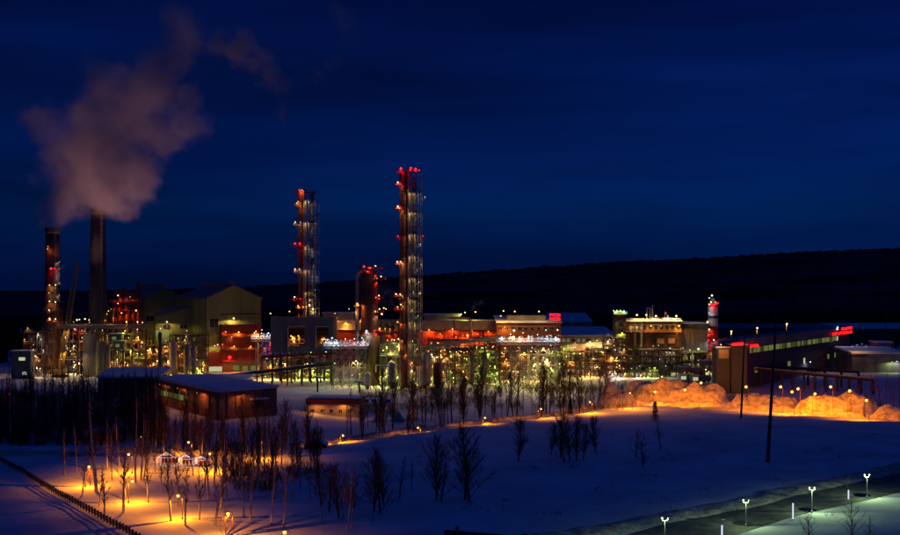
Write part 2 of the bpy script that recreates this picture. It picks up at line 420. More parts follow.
orange_lamp(205, 556, 'orange park lamp just under the bottom edge, below the brightest ones', 'orange park lamps', 4.6, r=.3)
orange_lamp(338, 560, 'orange park lamp just under the bottom edge, below the forked birch', 'orange park lamps', 4.6, r=.3)
for i, (px, py) in enumerate(((343, 438), (418, 430), (485, 420), (541, 411), (590, 404), (630, 395), (625, 376))):
    orange_lamp(px, py, ('orange road lamp in front of the flat-roofed brick cabin', 'orange road lamp below the tallest column', 'orange road lamp under the middle of the pipe maze',
        'orange road lamp below the floodlit gantry', 'orange road lamp left of the pale snow mound', 'orange lamp in front of the pale snow mound', 'small orange lamp behind the pale snow mound')[i], 'orange road lamps', Y=lerp_pts(CREST, X(px, 340))+6, r=0.30)
for px, py, Y, lb in ((685, 390, 440, 'orange lamp in front of the long lumpy bank'), (701, 383, 448, 'orange lamp at the crest of the long lumpy bank'), (746, 387, 428, 'orange lamp just right of the thinner pole'),
                      (780.6, 387, 415, 'orange lamp right beside the thick wooden pole'), (792, 392, 408, 'low orange lamp, second to the right of the thick pole'), (798, 389, 418, 'orange lamp, third to the right of the thick pole'),
                      (830.6, 387, 410, 'orange lamp left of the peaked snow bank'), (849.7, 391, 404, 'orange lamp on top of the peaked snow bank'), (866.4, 400.5, 392, 'lowest orange lamp, on a tall post right of the peaked bank'),
                      (655, 392, 452, 'orange lamp behind the small spruce'), (815, 394, 409, 'dim orange lamp between the two banks at the right')):
    orange_lamp(px, py, lb, 'orange lamps along the snow banks', Y=Y-6, r=0.5, kind='bank')
tag(orange_lamp(10, 394, 'small red-orange lamp alone in the dark wood at the left edge', None, Y=420, kind='red', r=0.3))

for i, (px, py) in enumerate(((665, 519), (746, 501), (812, 488.5), (867, 475.5))):
    Y = 230.0
    for _ in range(20): Y = (CH-4.9-gz(X(px, Y), Y))*F/(py-HZ)
    x = X(px, Y); z0 = gz(x, Y)
    t = empty('twin_globe_lamp', ('greenish white twin globe lamp at the bottom left end of the road', 'twin globe lamp above the dark road, second from the left', 'twin globe lamp behind the small bare tree, third from the left', 'brightest twin globe lamp, nearest the right edge')[i], 'street lamp', (x, Y, z0), 0, 'twin globe lamps along the dark road')
    b = MB(); b.bar((0, 0, 0), (0, 0, 4.6), 0.08, 0.06, 6); b.build('post', 'gsteel', t)
    MB().tube([(-0.5, 0, 4.72), (-0.42, 0, 4.6), (0.42, 0, 4.6), (0.5, 0, 4.72)], 0.04).build('crossarm', 'gsteel', t)
    MB().lathe([(0.22, 0), (0.2, 0.4), (0.1, 0.5)], 8).build('base', 'gsteel', t)
    for s in (-1, 1): gr = 0.2 if s < 0 or i > 1 else 0.12; fitted(put('globe', lamp_mesh('globe', gr), t, (s*0.5, 0, 5.02)), 'globe', gr)
for i, (px, py, hh) in enumerate(((722, 538, 13), (793, 520, 17), (848.5, 500, 10))):
    c = G(px, py); hm = hh*c.y/F
    t = empty('light_pillar', ('slim glowing white pillar at the bottom edge of the picture', 'tallest slim glowing white pillar, between the two bare trees', 'shortest slim glowing white pillar, beside the rightmost bare tree')[i], 'light pillar', c, 0, 'glowing pillars by the footpath')
    MB().lathe([(0.25, 0), (0.25, 0.15), (0.16, 0.2)], 10).build('base', 'gsteel', t)
    MB().lathe([(0.13, 0.2), (0.15, 0.3), (0.15, hm-0.15), (0.1, hm)], 10).build('light_tube', 'l_bollard', t)
    MB().lathe([(0.17, hm), (0.17, hm+0.08), (0.05, hm+0.12)], 10).build('cap', 'gsteel', t)

# tall utility poles
for i, (px0, px1, pt, pb, r) in enumerate(((776, 767.5, 322, 462, 0.5), (745, 741, 326, 418, 0.42))):
    c = G(px1, pb); top = P(px0, pt, c.y) - c
    t = empty('utility_pole', ('thick dark leaning pole standing in the snow field' , 'thinner dark pole at the edge of the orange snow banks')[i], 'utility pole', c, 0, 'tall dark poles')
    MB().bar((0, 0, -0.5), top, r, r*0.45, 10).build('pole', 'pole', t)
    b = MB(); b.bar((0, -r*0.9, 0), (top.x*0.3, -r*0.9, top.z*0.3), r*0.35, n=6); b.build('stub_post', 'pole', t)

# park fence, bottom left
fp = [(-12, 455), (0, 462), (20, 472), (45, 488), (70, 502), (95, 516), (120, 530), (150, 548)]
FP = [V2(G(*q)) for q in fp]
fc = G(60, 497); t = empty('park_fence', 'dark post and rail fence along the edge of the lit snow, bottom left', 'fence', fc)
post_me = None; poss = []; run = 0; step = 1.9
acc = 0.0; cur = FP[0]
pts = []
for a, b_ in zip(FP, FP[1:]):
    n = max(1, round((b_-a).length/step)); pts += [a.lerp(b_, i/n) for i in range(n)]
pts.append(FP[-1])
pm = MB(); pm.box(-0.13, 0.13, -0.13, 0.13, -0.3, 1.35); pm.box(-0.18, 0.18, -0.18, 0.18, 1.35, 1.5); pm = pm.mesh('post', 'dark')
rl = MB()
for i, p in enumerate(pts):
    put('post', pm, t, (p.x-fc.x, p.y-fc.y, gz(p.x, p.y)-fc.z), 0.5)
    if i:
        q = pts[i-1]
        rb = MB()
        for hh in (0.45, 0.8, 1.15):
            rb.bar((q.x-fc.x, q.y-fc.y, gz(q.x, q.y)+hh-fc.z), (p.x-fc.x, p.y-fc.y, gz(p.x, p.y)+hh-fc.z), 0.07)
        for k in range(1, 7):
            u = q.lerp(p, k/7); rb.bar((u.x-fc.x, u.y-fc.y, gz(u.x, u.y)+0.3-fc.z), (u.x-fc.x, u.y-fc.y, gz(u.x, u.y)+1.25-fc.z), 0.035, n=3, cap=False)
        rb.build('fence_panel', 'dark', t)

# festive pavilion with fairy lights
t = empty('festive_pavilion', 'low pavilion outlined with pinkish white fairy lights among the trees', 'pavilion', G(180, 466))
Yp = t.location.y; s = Yp/F
fl = MB(); wl = MB(); rf = MB(); ps = MB()
def frame_house(x0, x1, d, hw, hr):
    for y in (0, d):
        pr = [(x0, y, 0), (x0, y, hw), ((x0+x1)/2, y, hr), (x1, y, hw), (x1, y, 0)]
        fl.tube(pr, 0.06, 4); fl.bar((x0, y, hw), (x1, y, hw), 0.05)
    for q in ((x0, hw), ((x0+x1)/2, hr), (x1, hw)): fl.bar((q[0], 0, q[1]), (q[0], d, q[1]), 0.08)
    k = max(2, int((x1-x0)/0.9))
    for i in range(k+1):
        x = x0+(x1-x0)*i/k; ps.bar((x, 0.05, 0), (x, 0.05, hw), 0.08)
        if i % 2: fl.bar((x, -0.1, 0.2), (x, -0.1, hw), 0.045)
    wl.box(x0+0.2, x1-0.2, d-0.3, d-0.15, 0, hw)
    rf.prism([(x0-0.2, -0.2, hw+0.1), ((x0+x1)/2, -0.2, hr+0.12), (x1+0.2, -0.2, hw+0.1), ((x0+x1)/2, -0.2, hr+0.3)], (0, d+0.4, 0))
frame_house(-5.8, -1.2, 4, 2.1, 3.4); frame_house(-0.4, 3.2, 3.5, 1.7, 2.9); frame_house(3.6, 7.0, 3, 1.4, 2.4)
for o_ in (('garland', fl, 'l_fairy'), ('post', ps, 'white'), ('back_wall', wl, 'redclad'), ('roof', rf, 'roofsnow')): o_[1].build(o_[0], o_[2], t)
b = MB(); b.box(-6.2, 7.3, -0.6, 4.2, -0.9, 0); b.build('plinth', 'dark', t)

# ---------------------------------------------------------------- trees
def tree_meshes(seed, hgt, style, thin=False):
    rn = random.Random(seed); tr = MB(); cw = MB()
    birch = style == 'birch'
    pts = []; lean = (rn.uniform(-0.05, 0.05), rn.uniform(-0.05, 0.05)); n = 7
    r0 = hgt*(0.013 if birch and not thin else 0.0085)+0.02
    ph = rn.uniform(0, 6)
    for i in range(n+1):
        t = i/n
        pts.append((Vector((lean[0]*hgt*t+0.12*math.sin(ph+t*4), lean[1]*hgt*t+0.12*math.cos(ph+t*3), hgt*t)), r0*(1-t)**0.8+0.012))
    for (a, ra), (c, rc) in zip(pts, pts[1:]): tr.bar(a, c, ra, rc, 6, cap=False)
    def at(t):
        k = min(n-1, int(t*n)); return pts[k][0].lerp(pts[k+1][0], t*n-k), pts[k][1]
    def branch(p, d, l, r, lev):
        q = p; seg = 3; dd = d.copy(); node = []
        for i in range(seg):
            dd = (dd + Vector((rn.uniform(-.16, .16), rn.uniform(-.16, .16), (0.10 if not birch or lev else 0.16) - (0.1 if lev == 2 and birch else 0)))).normalized()
            e = q + dd*(l/seg); cw.bar(q, e, r*(1-i/seg*0.7), r*(1-(i+1)/seg*0.7), 3, cap=False); node.append((q, e, dd)); q = e
        if lev < 2:
            k = {0: 7, 1: 5}[lev]
            for i in range(k):
                a, c, d2 = node[rn.choice((0, 1, 1, 2, 2))]
                s_ = rn.random(); o_ = a.lerp(c, s_)
                side = Vector((rn.uniform(-1, 1), rn.uniform(-1, 1), rn.uniform(-0.4, 0.8)))*(0.75 if style != 'poplar' else 0.35)
                branch(o_, (d2+side).normalized(), l*rn.uniform(0.35, 0.55), r*0.5, lev+1)
    nb = {'birch': 20, 'poplar': 44, 'wide': 22, 'bush': 16}[style]
    for i in range(nb):
        lo = {'birch': 0.28, 'poplar': 0.08, 'wide': 0.15, 'bush': 0.03}[style]
        t = lo + (0.97-lo)*(i+rn.random()*0.8)/nb
        p, rr = at(t); az = i*2.4+rn.uniform(-.4, .4)
        el = {'birch': R(rn.uniform(38, 60)), 'poplar': R(rn.uniform(58, 78)), 'wide': R(rn.uniform(25, 55)), 'bush': R(rn.uniform(35, 75))}[style]
        ln = hgt*{'birch': 0.24, 'poplar': 0.30, 'wide': 0.42, 'bush': 0.5}[style]*((1.08-t) if style != 'poplar' else .75*(.35+math.sin(math.pi*min(1, .18+t*.8))))*rn.uniform(0.6, 1.15)*(1 if style != 'birch' else min(1, (t-0.1)*4))
        branch(p, Vector((math.cos(az)*math.cos(el), math.sin(az)*math.cos(el), math.sin(el))), ln, max(0.036 if style != 'birch' else .028, rr*0.45), 0)
    return tr, cw
PROTO = {}
def proto(style, i, hgt, bark):
    tr, cw = tree_meshes(i*17+len(style), hgt, style, bark == 'bark')
    PROTO[(style, i, bark)] = (tr.mesh('trunk', bark, True), cw.mesh('crown', 'twig'))
for i in range(4): proto('birch', i, 10.0, 'birch')
for i in range(3): proto('birch', 10+i, 10.0, 'bark')
for i in range(3): proto('poplar', i, 10.0, 'bark')
for i in range(2): proto('wide', i, 10.0, 'bark')
for i in range(2): proto('bush', i, 10.0, 'bark')
TSTY = {}
for k in PROTO: TSTY.setdefault((k[0], k[2]), []).append(k)
NAME = {('birch', 'birch'): 'birch_tree', ('birch', 'bark'): 'bare_tree', ('poplar', 'bark'): 'poplar_tree', ('wide', 'bark'): 'bare_tree', ('bush', 'bark'): 'bare_bush'}
def tree(style, bark, x, y, hgt, label, group=None, cat='tree', wide=1.0):
    k = RND.choice(TSTY[(style, bark)]); s = hgt/10.0
    t = empty(NAME[(style, bark)], label, cat, (x, y, gz(x, y)-0.1), RND.uniform(0, 6.28), group)
    t.rotation_euler.x = RND.gauss(0, .035); t.rotation_euler.y = RND.gauss(0, .035)
    t.scale = (s*wide*RND.uniform(0.9, 1.15), s*wide*RND.uniform(0.9, 1.15), s)
    put('trunk', PROTO[k][0], t); put('crown', PROTO[k][1], t)
    return t
def gtree(style, bark, px, pb, pt, label, group=None, cat='tree', wide=1.0):
    c = G(px, pb); return tree(style, bark, c.x, c.y, (pb-pt)*c.y/F, label, group, cat, wide)

# lit birches of the park (pixel, base, top)
lit = [(95, 492, 404), (83, 495, 452), (99, 506, 470), (123, 512, 448), (136, 482, 415), (141, 480, 422), (126, 500, 455), (155, 474, 440), (170, 521, 460), (178, 506, 452), (199, 520, 468), (208, 500, 445), (193, 476, 440),
       (221, 508, 440), (226, 500, 446), (236, 494, 450), (251, 520, 455), (250, 500, 452), (272, 526, 462), (284, 528, 468), (262, 490, 446), (240, 480, 436), (346, 532, 470), (352, 528, 474), (343, 520, 466), (108, 470, 425), (119, 466, 420), (168, 486, 446), (215, 486, 440), (310, 500, 462)]
lit += [(px, pb+RND.uniform(-6, 6), pb-RND.uniform(40, 62)) for px, pb in ((64, 478), (76, 470), (105, 520), (112, 486), (148, 508), (162, 498), (186, 526), (205, 494), (216, 524), (232, 478), (244, 512), (258, 478), (268, 502), (276, 482), (292, 506), (300, 488), (322, 522))]
lit = [(a_, b_, b_-(b_-c_)*1.18) for a_, b_, c_ in lit]
lit.sort()
for i, (px, pb, pt) in enumerate(lit):
    tree_lb = {95: 'tallest pale birch trunk, right of the left orange park lamp', 346: 'pale forked birch at the bottom centre left of the dark shrubs'}.get(px)
    if not tree_lb:
        k = i % 20
        tree_lb = ('slender pale birch in the lamplit park, %s from the left' % ORD[k]) if i < 20 else (('bare pale birch %s in from the right end of the park' % ORD[len(lit)-1-i]) if len(lit)-1-i < 20 else 'pale birch in the middle of the park, %s past the twentieth' % ORD[i-20])
    gtree('birch', 'birch', px, pb, pt, tree_lb, 'birches of the lamplit park')
gtree('bush', 'bark', 226, 540, 505, 'bare bush lit from within by an orange lamp', None, 'bush')
gtree('bush', 'bark', 90, 486, 462, 'small bare bush beside the left orange park lamp', None, 'bush')
# dark wood on the left
for i in range(165):
    px = RND.uniform(-10, 162); pb = 400+58*RND.random()*(.75+.35*noise.noise(Vector((px*.03, 0, 5))))
    if px > 95 and pb > 455: pb -= 15
    c = G(px, pb); hh = RND.uniform(11, 19)
    tree('birch', 'bark' if RND.random() < 0.85 else 'birch', c.x, c.y, hh, 'bare dark tree in the dense unlit wood at the left', 'trees of the dark wood')
for i in range(92):
    px = RND.uniform(140, 320); pb = RND.uniform(448, 480)
    if 150 < px < 214: pb = 449+(pb-448)*.25
    c = G(px, pb); st_ = RND.choice(('birch', 'birch', 'poplar')); tree(st_, 'birch' if st_ == 'birch' and i % 4 == 0 else 'bark', c.x, c.y, RND.uniform(8, 15), 'bare dark tree in the thicket between park and field', 'trees of the thicket below the warehouse')
# trees and shrub clumps standing in the blue field
for px, pb, pt, st, lb in ((436, 500, 438, 'poplar', 'upright bare tree in the blue field, left of a matching pair'), (465, 500, 430, 'poplar', 'upright bare tree in the blue field, right of a matching pair'),
    (518, 461, 420, 'poplar', 'slim upright tree alone right of the pair in the field'), (596, 453, 418, 'poplar', 'upright dark tree right of the dense field clump'),
    (375, 512, 452, 'poplar', 'dense dark upright tree at the left side of the blue field'), (383, 506, 458, 'poplar', 'shorter dark tree leaning on the dense dark one in the field'),
    (338, 518, 466, 'poplar', 'second upright tree at the left end of the blue field'), (322, 506, 462, 'poplar', 'dark upright tree between park and blue field'), (441, 502, 446, 'bush', 'bush hugging the left tree of the matching pair'), (469, 502, 442, 'bush', 'bush hugging the right tree of the matching pair'), (564, 462, 432, 'bush', 'bush at the foot of the mid field clump'), (379, 514, 460, 'bush', 'bush at the foot of the dense dark upright tree'),
    (330, 512, 462, 'bush', 'wide bare shrub mass at the left end of the blue field'), (352, 516, 468, 'bush', 'bare shrub behind the forked birch'),
    (551, 455, 425, 'poplar', 'leftmost tree of the dense clump in mid field'), (560, 458, 420, 'poplar', 'second tree of the dense clump in mid field'), (569, 460, 416, 'poplar', 'middle tree of the dense clump in mid field'),
    (576, 461, 418, 'poplar', 'thickest tree of the dense clump in mid field'), (583, 458, 424, 'poplar', 'rightmost tree of the dense clump in mid field'),
    (636, 458, 428, 'wide', 'faint spreading tree in the right half of the field'), (643, 470, 440, 'bush', 'faint low bush nearest the camera in the right half of the field'), (660, 450, 418, 'birch', 'faint slim tree below the small spruce'),
    (400, 498, 455, 'birch', 'thin faint tree between the dense tree and the pair'), (412, 490, 458, 'birch', 'thinnest faint tree left of the pair')):
    gtree(st, 'bark', px, pb, pt, lb, None, 'bush' if st == 'bush' else 'tree', 1.6)
for px, pb, pt, lb in ((488, 514, 505, 'small dark sapling in the field near the bottom'), (476, 511, 505, 'tiny twig clump in the field near the bottom'), (503, 513, 503, 'small dark sapling right of another one near the bottom'), (372, 526, 512, 'low dark shrub at the bottom of the field')):
    gtree('bush', 'bark', px, pb, pt, lb, None, 'bush')
# two bare trees by the footpath and a sapling over the road
gtree('wide', 'bark', 810, 548, 505, 'bare spreading tree at the bottom edge, left of the tallest pillar')
gtree('wide', 'bark', 851, 545, 498, 'widest bare spreading tree at the bottom right corner')
gtree('wide', 'bark', 870, 548, 515, 'small bare tree right of the widest one at the bottom right')
gtree('birch', 'bark', 848, 494, 472, 'thin sapling standing over the dark road')
# trees along the road behind the crest
for i in range(92):
    px = 355 + 265*((i*0.618) % 1)*0.98 + RND.uniform(-9, 9)
    Yc = lerp_pts(CREST, X(px, 380)); Yt = Yc + RND.choice((4, 20, 24, 30, 38, 46))
    x = X(px, Yt); tree(RND.choice(('birch', 'birch', 'poplar')), 'bark', x, Yt, 7+15*RND.random()**1.4, 'tall thin bare tree in the belt between the lit road and the plant', 'roadside tree belt', 'tree', RND.uniform(.8, 1.3))
for i, px in enumerate((822, 833, 846, 858, 866, 874, 880, 886, 893, 899, 906, 870, 890, 812, 803)):
    Yt = RND.uniform(432, 470); tree('birch', 'bark', X(px, Yt), Yt, RND.uniform(9, 16), 'dark bare tree behind the snow banks at the right edge', 'dark trees at the right edge')
# spruces
def spruce(px, pb, pt, lb, Y=None):
    c = G(px, pb) if Y is None else Vector((X(px, Y), Y, gz(X(px, Y), Y)))
    hh = (pb-pt)*c.y/F; t = empty('spruce_tree', lb, 'tree', c)
    MB().bar((0, 0, -0.3), (0, 0, hh), 0.18, 0.03, 6).build('trunk', 'bark', t)
    rn = random.Random(px); b = MB()
    for k in range(900):
        u = rn.random()**0.8; z = hh*(0.08+0.9*u); rr = hh*0.24*(1-u)*rn.uniform(0.35, 1.1)+0.05; a = rn.uniform(0, 6.28)
        p = Vector((math.cos(a)*rr, math.sin(a)*rr, z-rr*0.3)); q = Vector((math.cos(a+.3), math.sin(a+.3), -0.45))*rn.uniform(0.25, 0.6)
        w = Vector((-math.sin(a), math.cos(a), 0.2))*0.16
        b.poly([p-w, p+w, p+q])
    b.build('crown', 'needle', t); return t
spruce(655, 421, 401, 'small dark spruce at the field edge before the orange bank')
spruce(347+223, 420, 404, 'small spruce half hidden behind the mid field clump', Y=405)

def woods(name, label, x0, x1, Yf, y1, n, seed, h0, h1):
    """a far-off wood that reads as one dark mass: many small conifers and bare crowns"""
    rn = random.Random(seed); b = MB()
    for i in range(n):
        y = rn.uniform(0, 1)**1.3; x = rn.uniform(x0, x1); y = Yf(x)+(y1-Yf(x))*y; hh = rn.uniform(h0, h1); r = hh*rn.uniform(.14, .24); z = gz(x, y)
        k = len(b.v); m = 5
        for ring, (rr, zz) in enumerate(((r, .08), (r*.75, .4), (r*.35, .75))):
            for q in range(m):
                a = 2*math.pi*q/m+rn.uniform(-.3, .3); c = rr*rn.uniform(.7, 1.3)
                b.v.append((x+c*math.cos(a), y+c*math.sin(a), z+hh*(zz+rn.uniform(-.06, .06))))
        b.v.append((x, y, z+hh))
        for ring in range(2):
            for q in range(m): q2 = (q+1) % m; b.f.append((k+ring*m+q, k+ring*m+q2, k+(ring+1)*m+q2, k+(ring+1)*m+q)); b.m.append(0)
        for q in range(m): b.f.append((k+2*m+q, k+2*m+(q+1) % m, k+3*m)); b.m.append(0)
    return tag(b.build(name, 'needle'), label, None, None, 'stuff')
woods('distant_woods', 'dark woods behind the left end of the plant', -900, -215, lambda x: 640 if x > -330 else 520, 1380, 3600, 1, 9, 17)
woods('distant_woods', 'dark woods behind the right end of the plant', 330, 1000, lambda x: 690, 880, 1500, 2, 6, 12)
woods('distant_woods', 'dark woods in the distance behind the plant', -230, 760, lambda x: 1120, 1420, 3800, 3, 10, 20)
def brush(name, label, area, n, seed, h0, h1, m='twig'):
    """leafless undergrowth: dense thin stems nobody could count"""
    rn = random.Random(seed); b = MB()
    while n:
        px, pb = rn.uniform(area[0], area[1]), rn.uniform(area[2], area[3])
        c = G(px, pb)
        if noise.noise(Vector((c.x*.05, c.y*.05, seed))) < -.25: continue
        n -= 1; hh = rn.uniform(h0, h1)
        for k in range(7):
            p = c+Vector((rn.uniform(-1, 1), rn.uniform(-1, 1), -.1)); q = p+Vector((rn.uniform(-.35, .35)*hh, rn.uniform(-.35, .35)*hh, hh*rn.uniform(.5, 1)))
            b.bar(p, q, rn.uniform(.03, .06), .015, 3, cap=False)
            for _ in range(3): s_ = p.lerp(q, rn.uniform(.3, .8)); b.bar(s_, s_+Vector((rn.uniform(-.3, .3)*hh, rn.uniform(-.3, .3)*hh, hh*rn.uniform(.15, .4))), .025, .012, 3, cap=False)
    return tag(b.build(name, m), label, None, None, 'stuff')
brush('undergrowth', 'leafless undergrowth of the dark wood at the left', (-8, 165, 396, 446), 1700, 1, 1.5, 6.0)
brush('undergrowth', 'low leafless brush at the foot of the roadside tree belt', (350, 620, 394, 410), 420, 4, 1.5, 4.5)
brush('undergrowth', 'dark leafless scrub in the snowy yard before the plant', (400, 625, 384, 396), 420, 5, 1.5, 4.5)
brush('undergrowth', 'sparse twigs sticking out of the blue snow field', (390, 880, 424, 522), 70, 6, .5, 1.3)
brush('undergrowth', 'leafless brush between the lamplit park and the field', (225, 335, 468, 492), 150, 2, 1.5, 3.0)

def landmark_labels(group, bins, noun, low, high):
    """word each tree of a group by its size and the landmark it stands under, counted from the left within that"""
    it = []
    for o in list(COL.objects):
        if o.parent is None and o.get('group') == group:
            x, y, z = o.location; it.append((CX+F*x/y, o))
    it.sort(key=lambda q: q[0]); cnt = {}
    rows = []
    for px, o in it:
        h_ = o.scale.z*10; size = 'short' if h_ < low else ('tall' if h_ > high else 'middling')
        lm = next(n_ for lim, n_ in bins if px < lim); k = (size, lm); cnt[k] = cnt.get(k, 0)+1; rows.append((o, k, cnt[k]))
    for o, (size, lm), n_ in rows:
        if cnt[(size, lm)] == 1: o['label'] = 'only %s %s %s' % (size, noun, lm)
        else: o['label'] = '%s %s %s %s, counted from the left' % ('last' if n_ == cnt[(size, lm)] else ORD[min(n_, 20)-1], size, noun, lm)
landmark_labels('roadside tree belt', [(395, 'in front of the brick sheds'), (425, 'below the tallest column'), (460, 'below the squat green tank'), (500, 'below the green-lit middle of the maze'), (530, 'below the crossed gantry legs'), (565, 'at the right end of the gantry'), (900, 'beside the pale snow mound')], 'bare tree', 10, 15)
landmark_labels('trees of the thicket below the warehouse', [(165, 'at the left end of the pavilion'), (190, 'behind the pavilion'), (218, 'under the warehouse corner'), (240, 'below the warehouse right wall'), (262, 'left of the road-end lamp'), (285, 'right of the road-end lamp'), (305, 'at the edge of the buried hut'), (900, 'where the blue field begins')], 'bare tree', 10, 13)
landmark_labels('trees of the dark wood', [(6, 'touching the left picture edge'), (22, 'under the small lit cabin'), (38, 'under the far left steel unit'), (52, 'left under the lit chimney'), (66, 'right under the lit chimney'), (80, 'below the crane'), (92, 'above the tallest pale birch'), (106, 'under the grey chimney'), (120, 'below the low dark building'), (135, 'behind the park lamps'), (150, 'left of the warehouse'), (900, 'at the warehouse foot')], 'dark tree', 12.5, 16.5)
landmark_labels('dark trees at the right edge', [(840, 'behind the peaked snow bank'), (880, 'behind the last road lamp'), (2000, 'at the right picture edge')], 'bare tree', 11, 14)

# ---------------------------------------------------------------- plant: generic builders
def E(name, label, cat, px, Y, group=None, rz=0):
    return empty(name, label, cat, (X(px, Y), Y, 0), rz, group)
def railing(b, x0, x1, y0, y1, z, hgt=1.1, r=0.05, st=2.0):
    for (a, c) in (((x0, y0), (x1, y0)), ((x1, y0), (x1, y1)), ((x1, y1), (x0, y1)), ((x0, y1), (x0, y0))):
        L_ = math.hypot(c[0]-a[0], c[1]-a[1])
        for hh in (0.55, 1.0): b.bar((a[0], a[1], z+hgt*hh), (c[0], c[1], z+hgt*hh), r, n=3, cap=False)
        n = max(1, int(L_/st))
        for i in range(n): b.bar((a[0]+(c[0]-a[0])*i/n, a[1]+(c[1]-a[1])*i/n, z), (a[0]+(c[0]-a[0])*i/n, a[1]+(c[1]-a[1])*i/n, z+hgt), r, n=3, cap=False)
def beams(t, x0, x1, y0, y1, zs, nx_, ny, m, pr=0.22, brace=True, deck=None, base=0.0, rail=True, railm=None):
    """a steel frame: posts one by one, each level's beams and deck, braces, railings"""
    X_ = [x0+(x1-x0)*i/nx_ for i in range(nx_+1)]; Y_ = [y0+(y1-y0)*i/ny for i in range(ny+1)]
    pm = MB(); pm.box(-pr, pr, -pr, pr, base-0.3, zs[-1]); pm = pm.mesh('post', m)
    for i, x in enumerate(X_):
        for j, y in enumerate(Y_):
            if j in (0, ny) or i in (0, nx_): put('post', pm, t, (x, y, 0))
    for k, z in enumerate(zs):
        b = MB(); q = pr*0.8
        for y in Y_: b.box(x0, x1, y-q, y+q, z-0.45, z-0.05)
        for x in X_: b.box(x-q*0.9, x+q*0.9, y0, y1, z-0.42, z-0.08)
        if deck is None or deck[k % len(deck)]:
            for i in range(nx_):
                if (i*7+k*3) % 4 or deck: b.box(X_[i]+0.1, X_[i+1]-0.1, y0+0.1, y1-0.1, z-0.04, z+0.03)
        b.build('deck', m, t)
        if rail and (deck is None or deck[k % len(deck)]):
            r = MB(); railing(r, x0, x1, y0, y1, z); r.build('railing', railm or m, t)
    if brace:
        b = MB(); zz = [base]+list(zs)
        for k in range(len(zz)-1):
            for i in range(nx_):
                if (i+k) % 2 == 0:
                    b.bar((X_[i], y0, zz[k]), (X_[i+1], y0, zz[k+1]), pr*0.5, n=3, cap=False); b.bar((X_[i+1], y0, zz[k]), (X_[i], y0, zz[k+1]), pr*0.5, n=3, cap=False)
                    b.bar((X_[i], y1, zz[k]), (X_[i+1], y1, zz[k+1]), pr*0.5, n=3, cap=False)
        b.build('brace', m, t)
def drum(t, x, y, z, L_, r, m, ax='x', name='drum'):
    b = MB(); prof = [(r*0.35, -L_/2-r*0.45), (r*0.8, -L_/2-r*0.25), (r, -L_/2), (r, L_/2), (r*0.8, L_/2+r*0.25), (r*0.35, L_/2+r*0.45)]
    b.lathe(prof, 12)
    b.v = [((v[2], v[1], v[0]) if ax == 'x' else (v[0], v[1], v[2])) for v in b.v]
    if ax == 'x': b.f = [tuple(reversed(f)) for f in b.f]
    b.v = [(v[0]+x, v[1]+y, v[2]+z) for v in b.v]
    return b.build(name, m, t, smooth=True)
def fill(t, x0, x1, y0, y1, zs, seed, mats=('silver', 'steel', 'green', 'tanpipe', 'gsteel'), nd=4, npipe=10, nv=6):
    """equipment inside a frame: drums on decks, exchangers, risers and pipe runs"""
    rn = random.Random(seed); zz = [0]+list(zs)
    for i in range(nd):
        k = rn.randrange(len(zz)-1); h_ = zz[k+1]-zz[k]; r = min(h_*0.3, rn.uniform(0.7, 1.7))
        if rn.random() < 0.55: drum(t, rn.uniform(x0+3, x1-3), rn.uniform(y0+1.5, y1-1), zz[k]+r+0.5, min((x1-x0)*0.4, rn.uniform(3, 7)), r, rn.choice(mats))
        else: drum(t, rn.uniform(x0+1.5, x1-1.5), rn.uniform(y0+1, y1-1), zz[k]+h_*0.45, h_*0.55, r*0.75, rn.choice(mats), 'z')
    for i in range(npipe):
        z = rn.choice(zz[1:])+rn.uniform(-1.6, 0.5); y = rn.uniform(y0-0.6, y1)
        a = rn.uniform(x0-2, (x0+x1)/2); c = rn.uniform((x0+x1)/2, x1+2); r = rn.choice((0.12, 0.16, 0.22, 0.32))
        pts = [(a, y, z)]
        if rn.random() < 0.5: pts.insert(0, (a, y, max(0.3, z-rn.uniform(3, 9))))
        pts.append((c, y, z))
        if rn.random() < 0.5: pts.append((c, y, max(0.3, z+rn.uniform(-8, 4))))
        MB().tube(pts, r, 6).build('pipe', rn.choice(mats), t)
    for i in range(nv):
        x = rn.uniform(x0, x1); y = rn.uniform(y0-0.8, y1); MB().bar((x, y, 0), (x, y, rn.choice(zz[1:])+rn.uniform(0, 3)), rn.choice((0.12, 0.18, 0.28)), n=6).build('riser', rn.choice(mats), t)
def scatter_lamps(t, x0, x1, y0, y1, zs, n, kinds, seed, r=(0.16, 0.27)):
    rn = random.Random(seed); n = int(n*2.2)
    for i in range(n):
        z = rn.choice([2.5]+list(zs)); 
        kd = rn.choice(kinds); lr = round(rn.uniform(*r), 2)
        fitted(put('lamp', lamp_mesh(kd, lr), t, (x0+(x1-x0)*(i+rn.random())/n, rn.choice((y0-0.5, y0-0.3, (y0+y1)/2)), z+rn.choice((2.3, 2.0, -0.8)))), kd, lr, .5)
def unit(name, label, px0, px1, Y, dep, tops, levels, bays, m, seed, nl=6, kinds=('warm',), mats=('silver', 'steel', 'green', 'tanpipe'), nd=4, npipe=10, nv=6, r=(0.16, 0.27), pts=(), railm=None, group=None, cat='process unit', pr=0.22):
    cxp = (px0+px1)/2; t = E(name, label, cat, cxp, Y, group)
    w = (px1-px0)/F*Y/2; top = Z(tops, Y); zs = [top*(i+1)/levels for i in range(levels)]
    beams(t, -w, w, 0, dep, zs, bays, 2, m, pr=pr, railm=railm)
    fill(t, -w, w, 0, dep, zs, seed, mats, nd, npipe, nv)
    if nl: scatter_lamps(t, -w, w, 0, dep, zs, nl, kinds, seed+1, r)
    lamps(t, Y-0.8, pts)
    return t
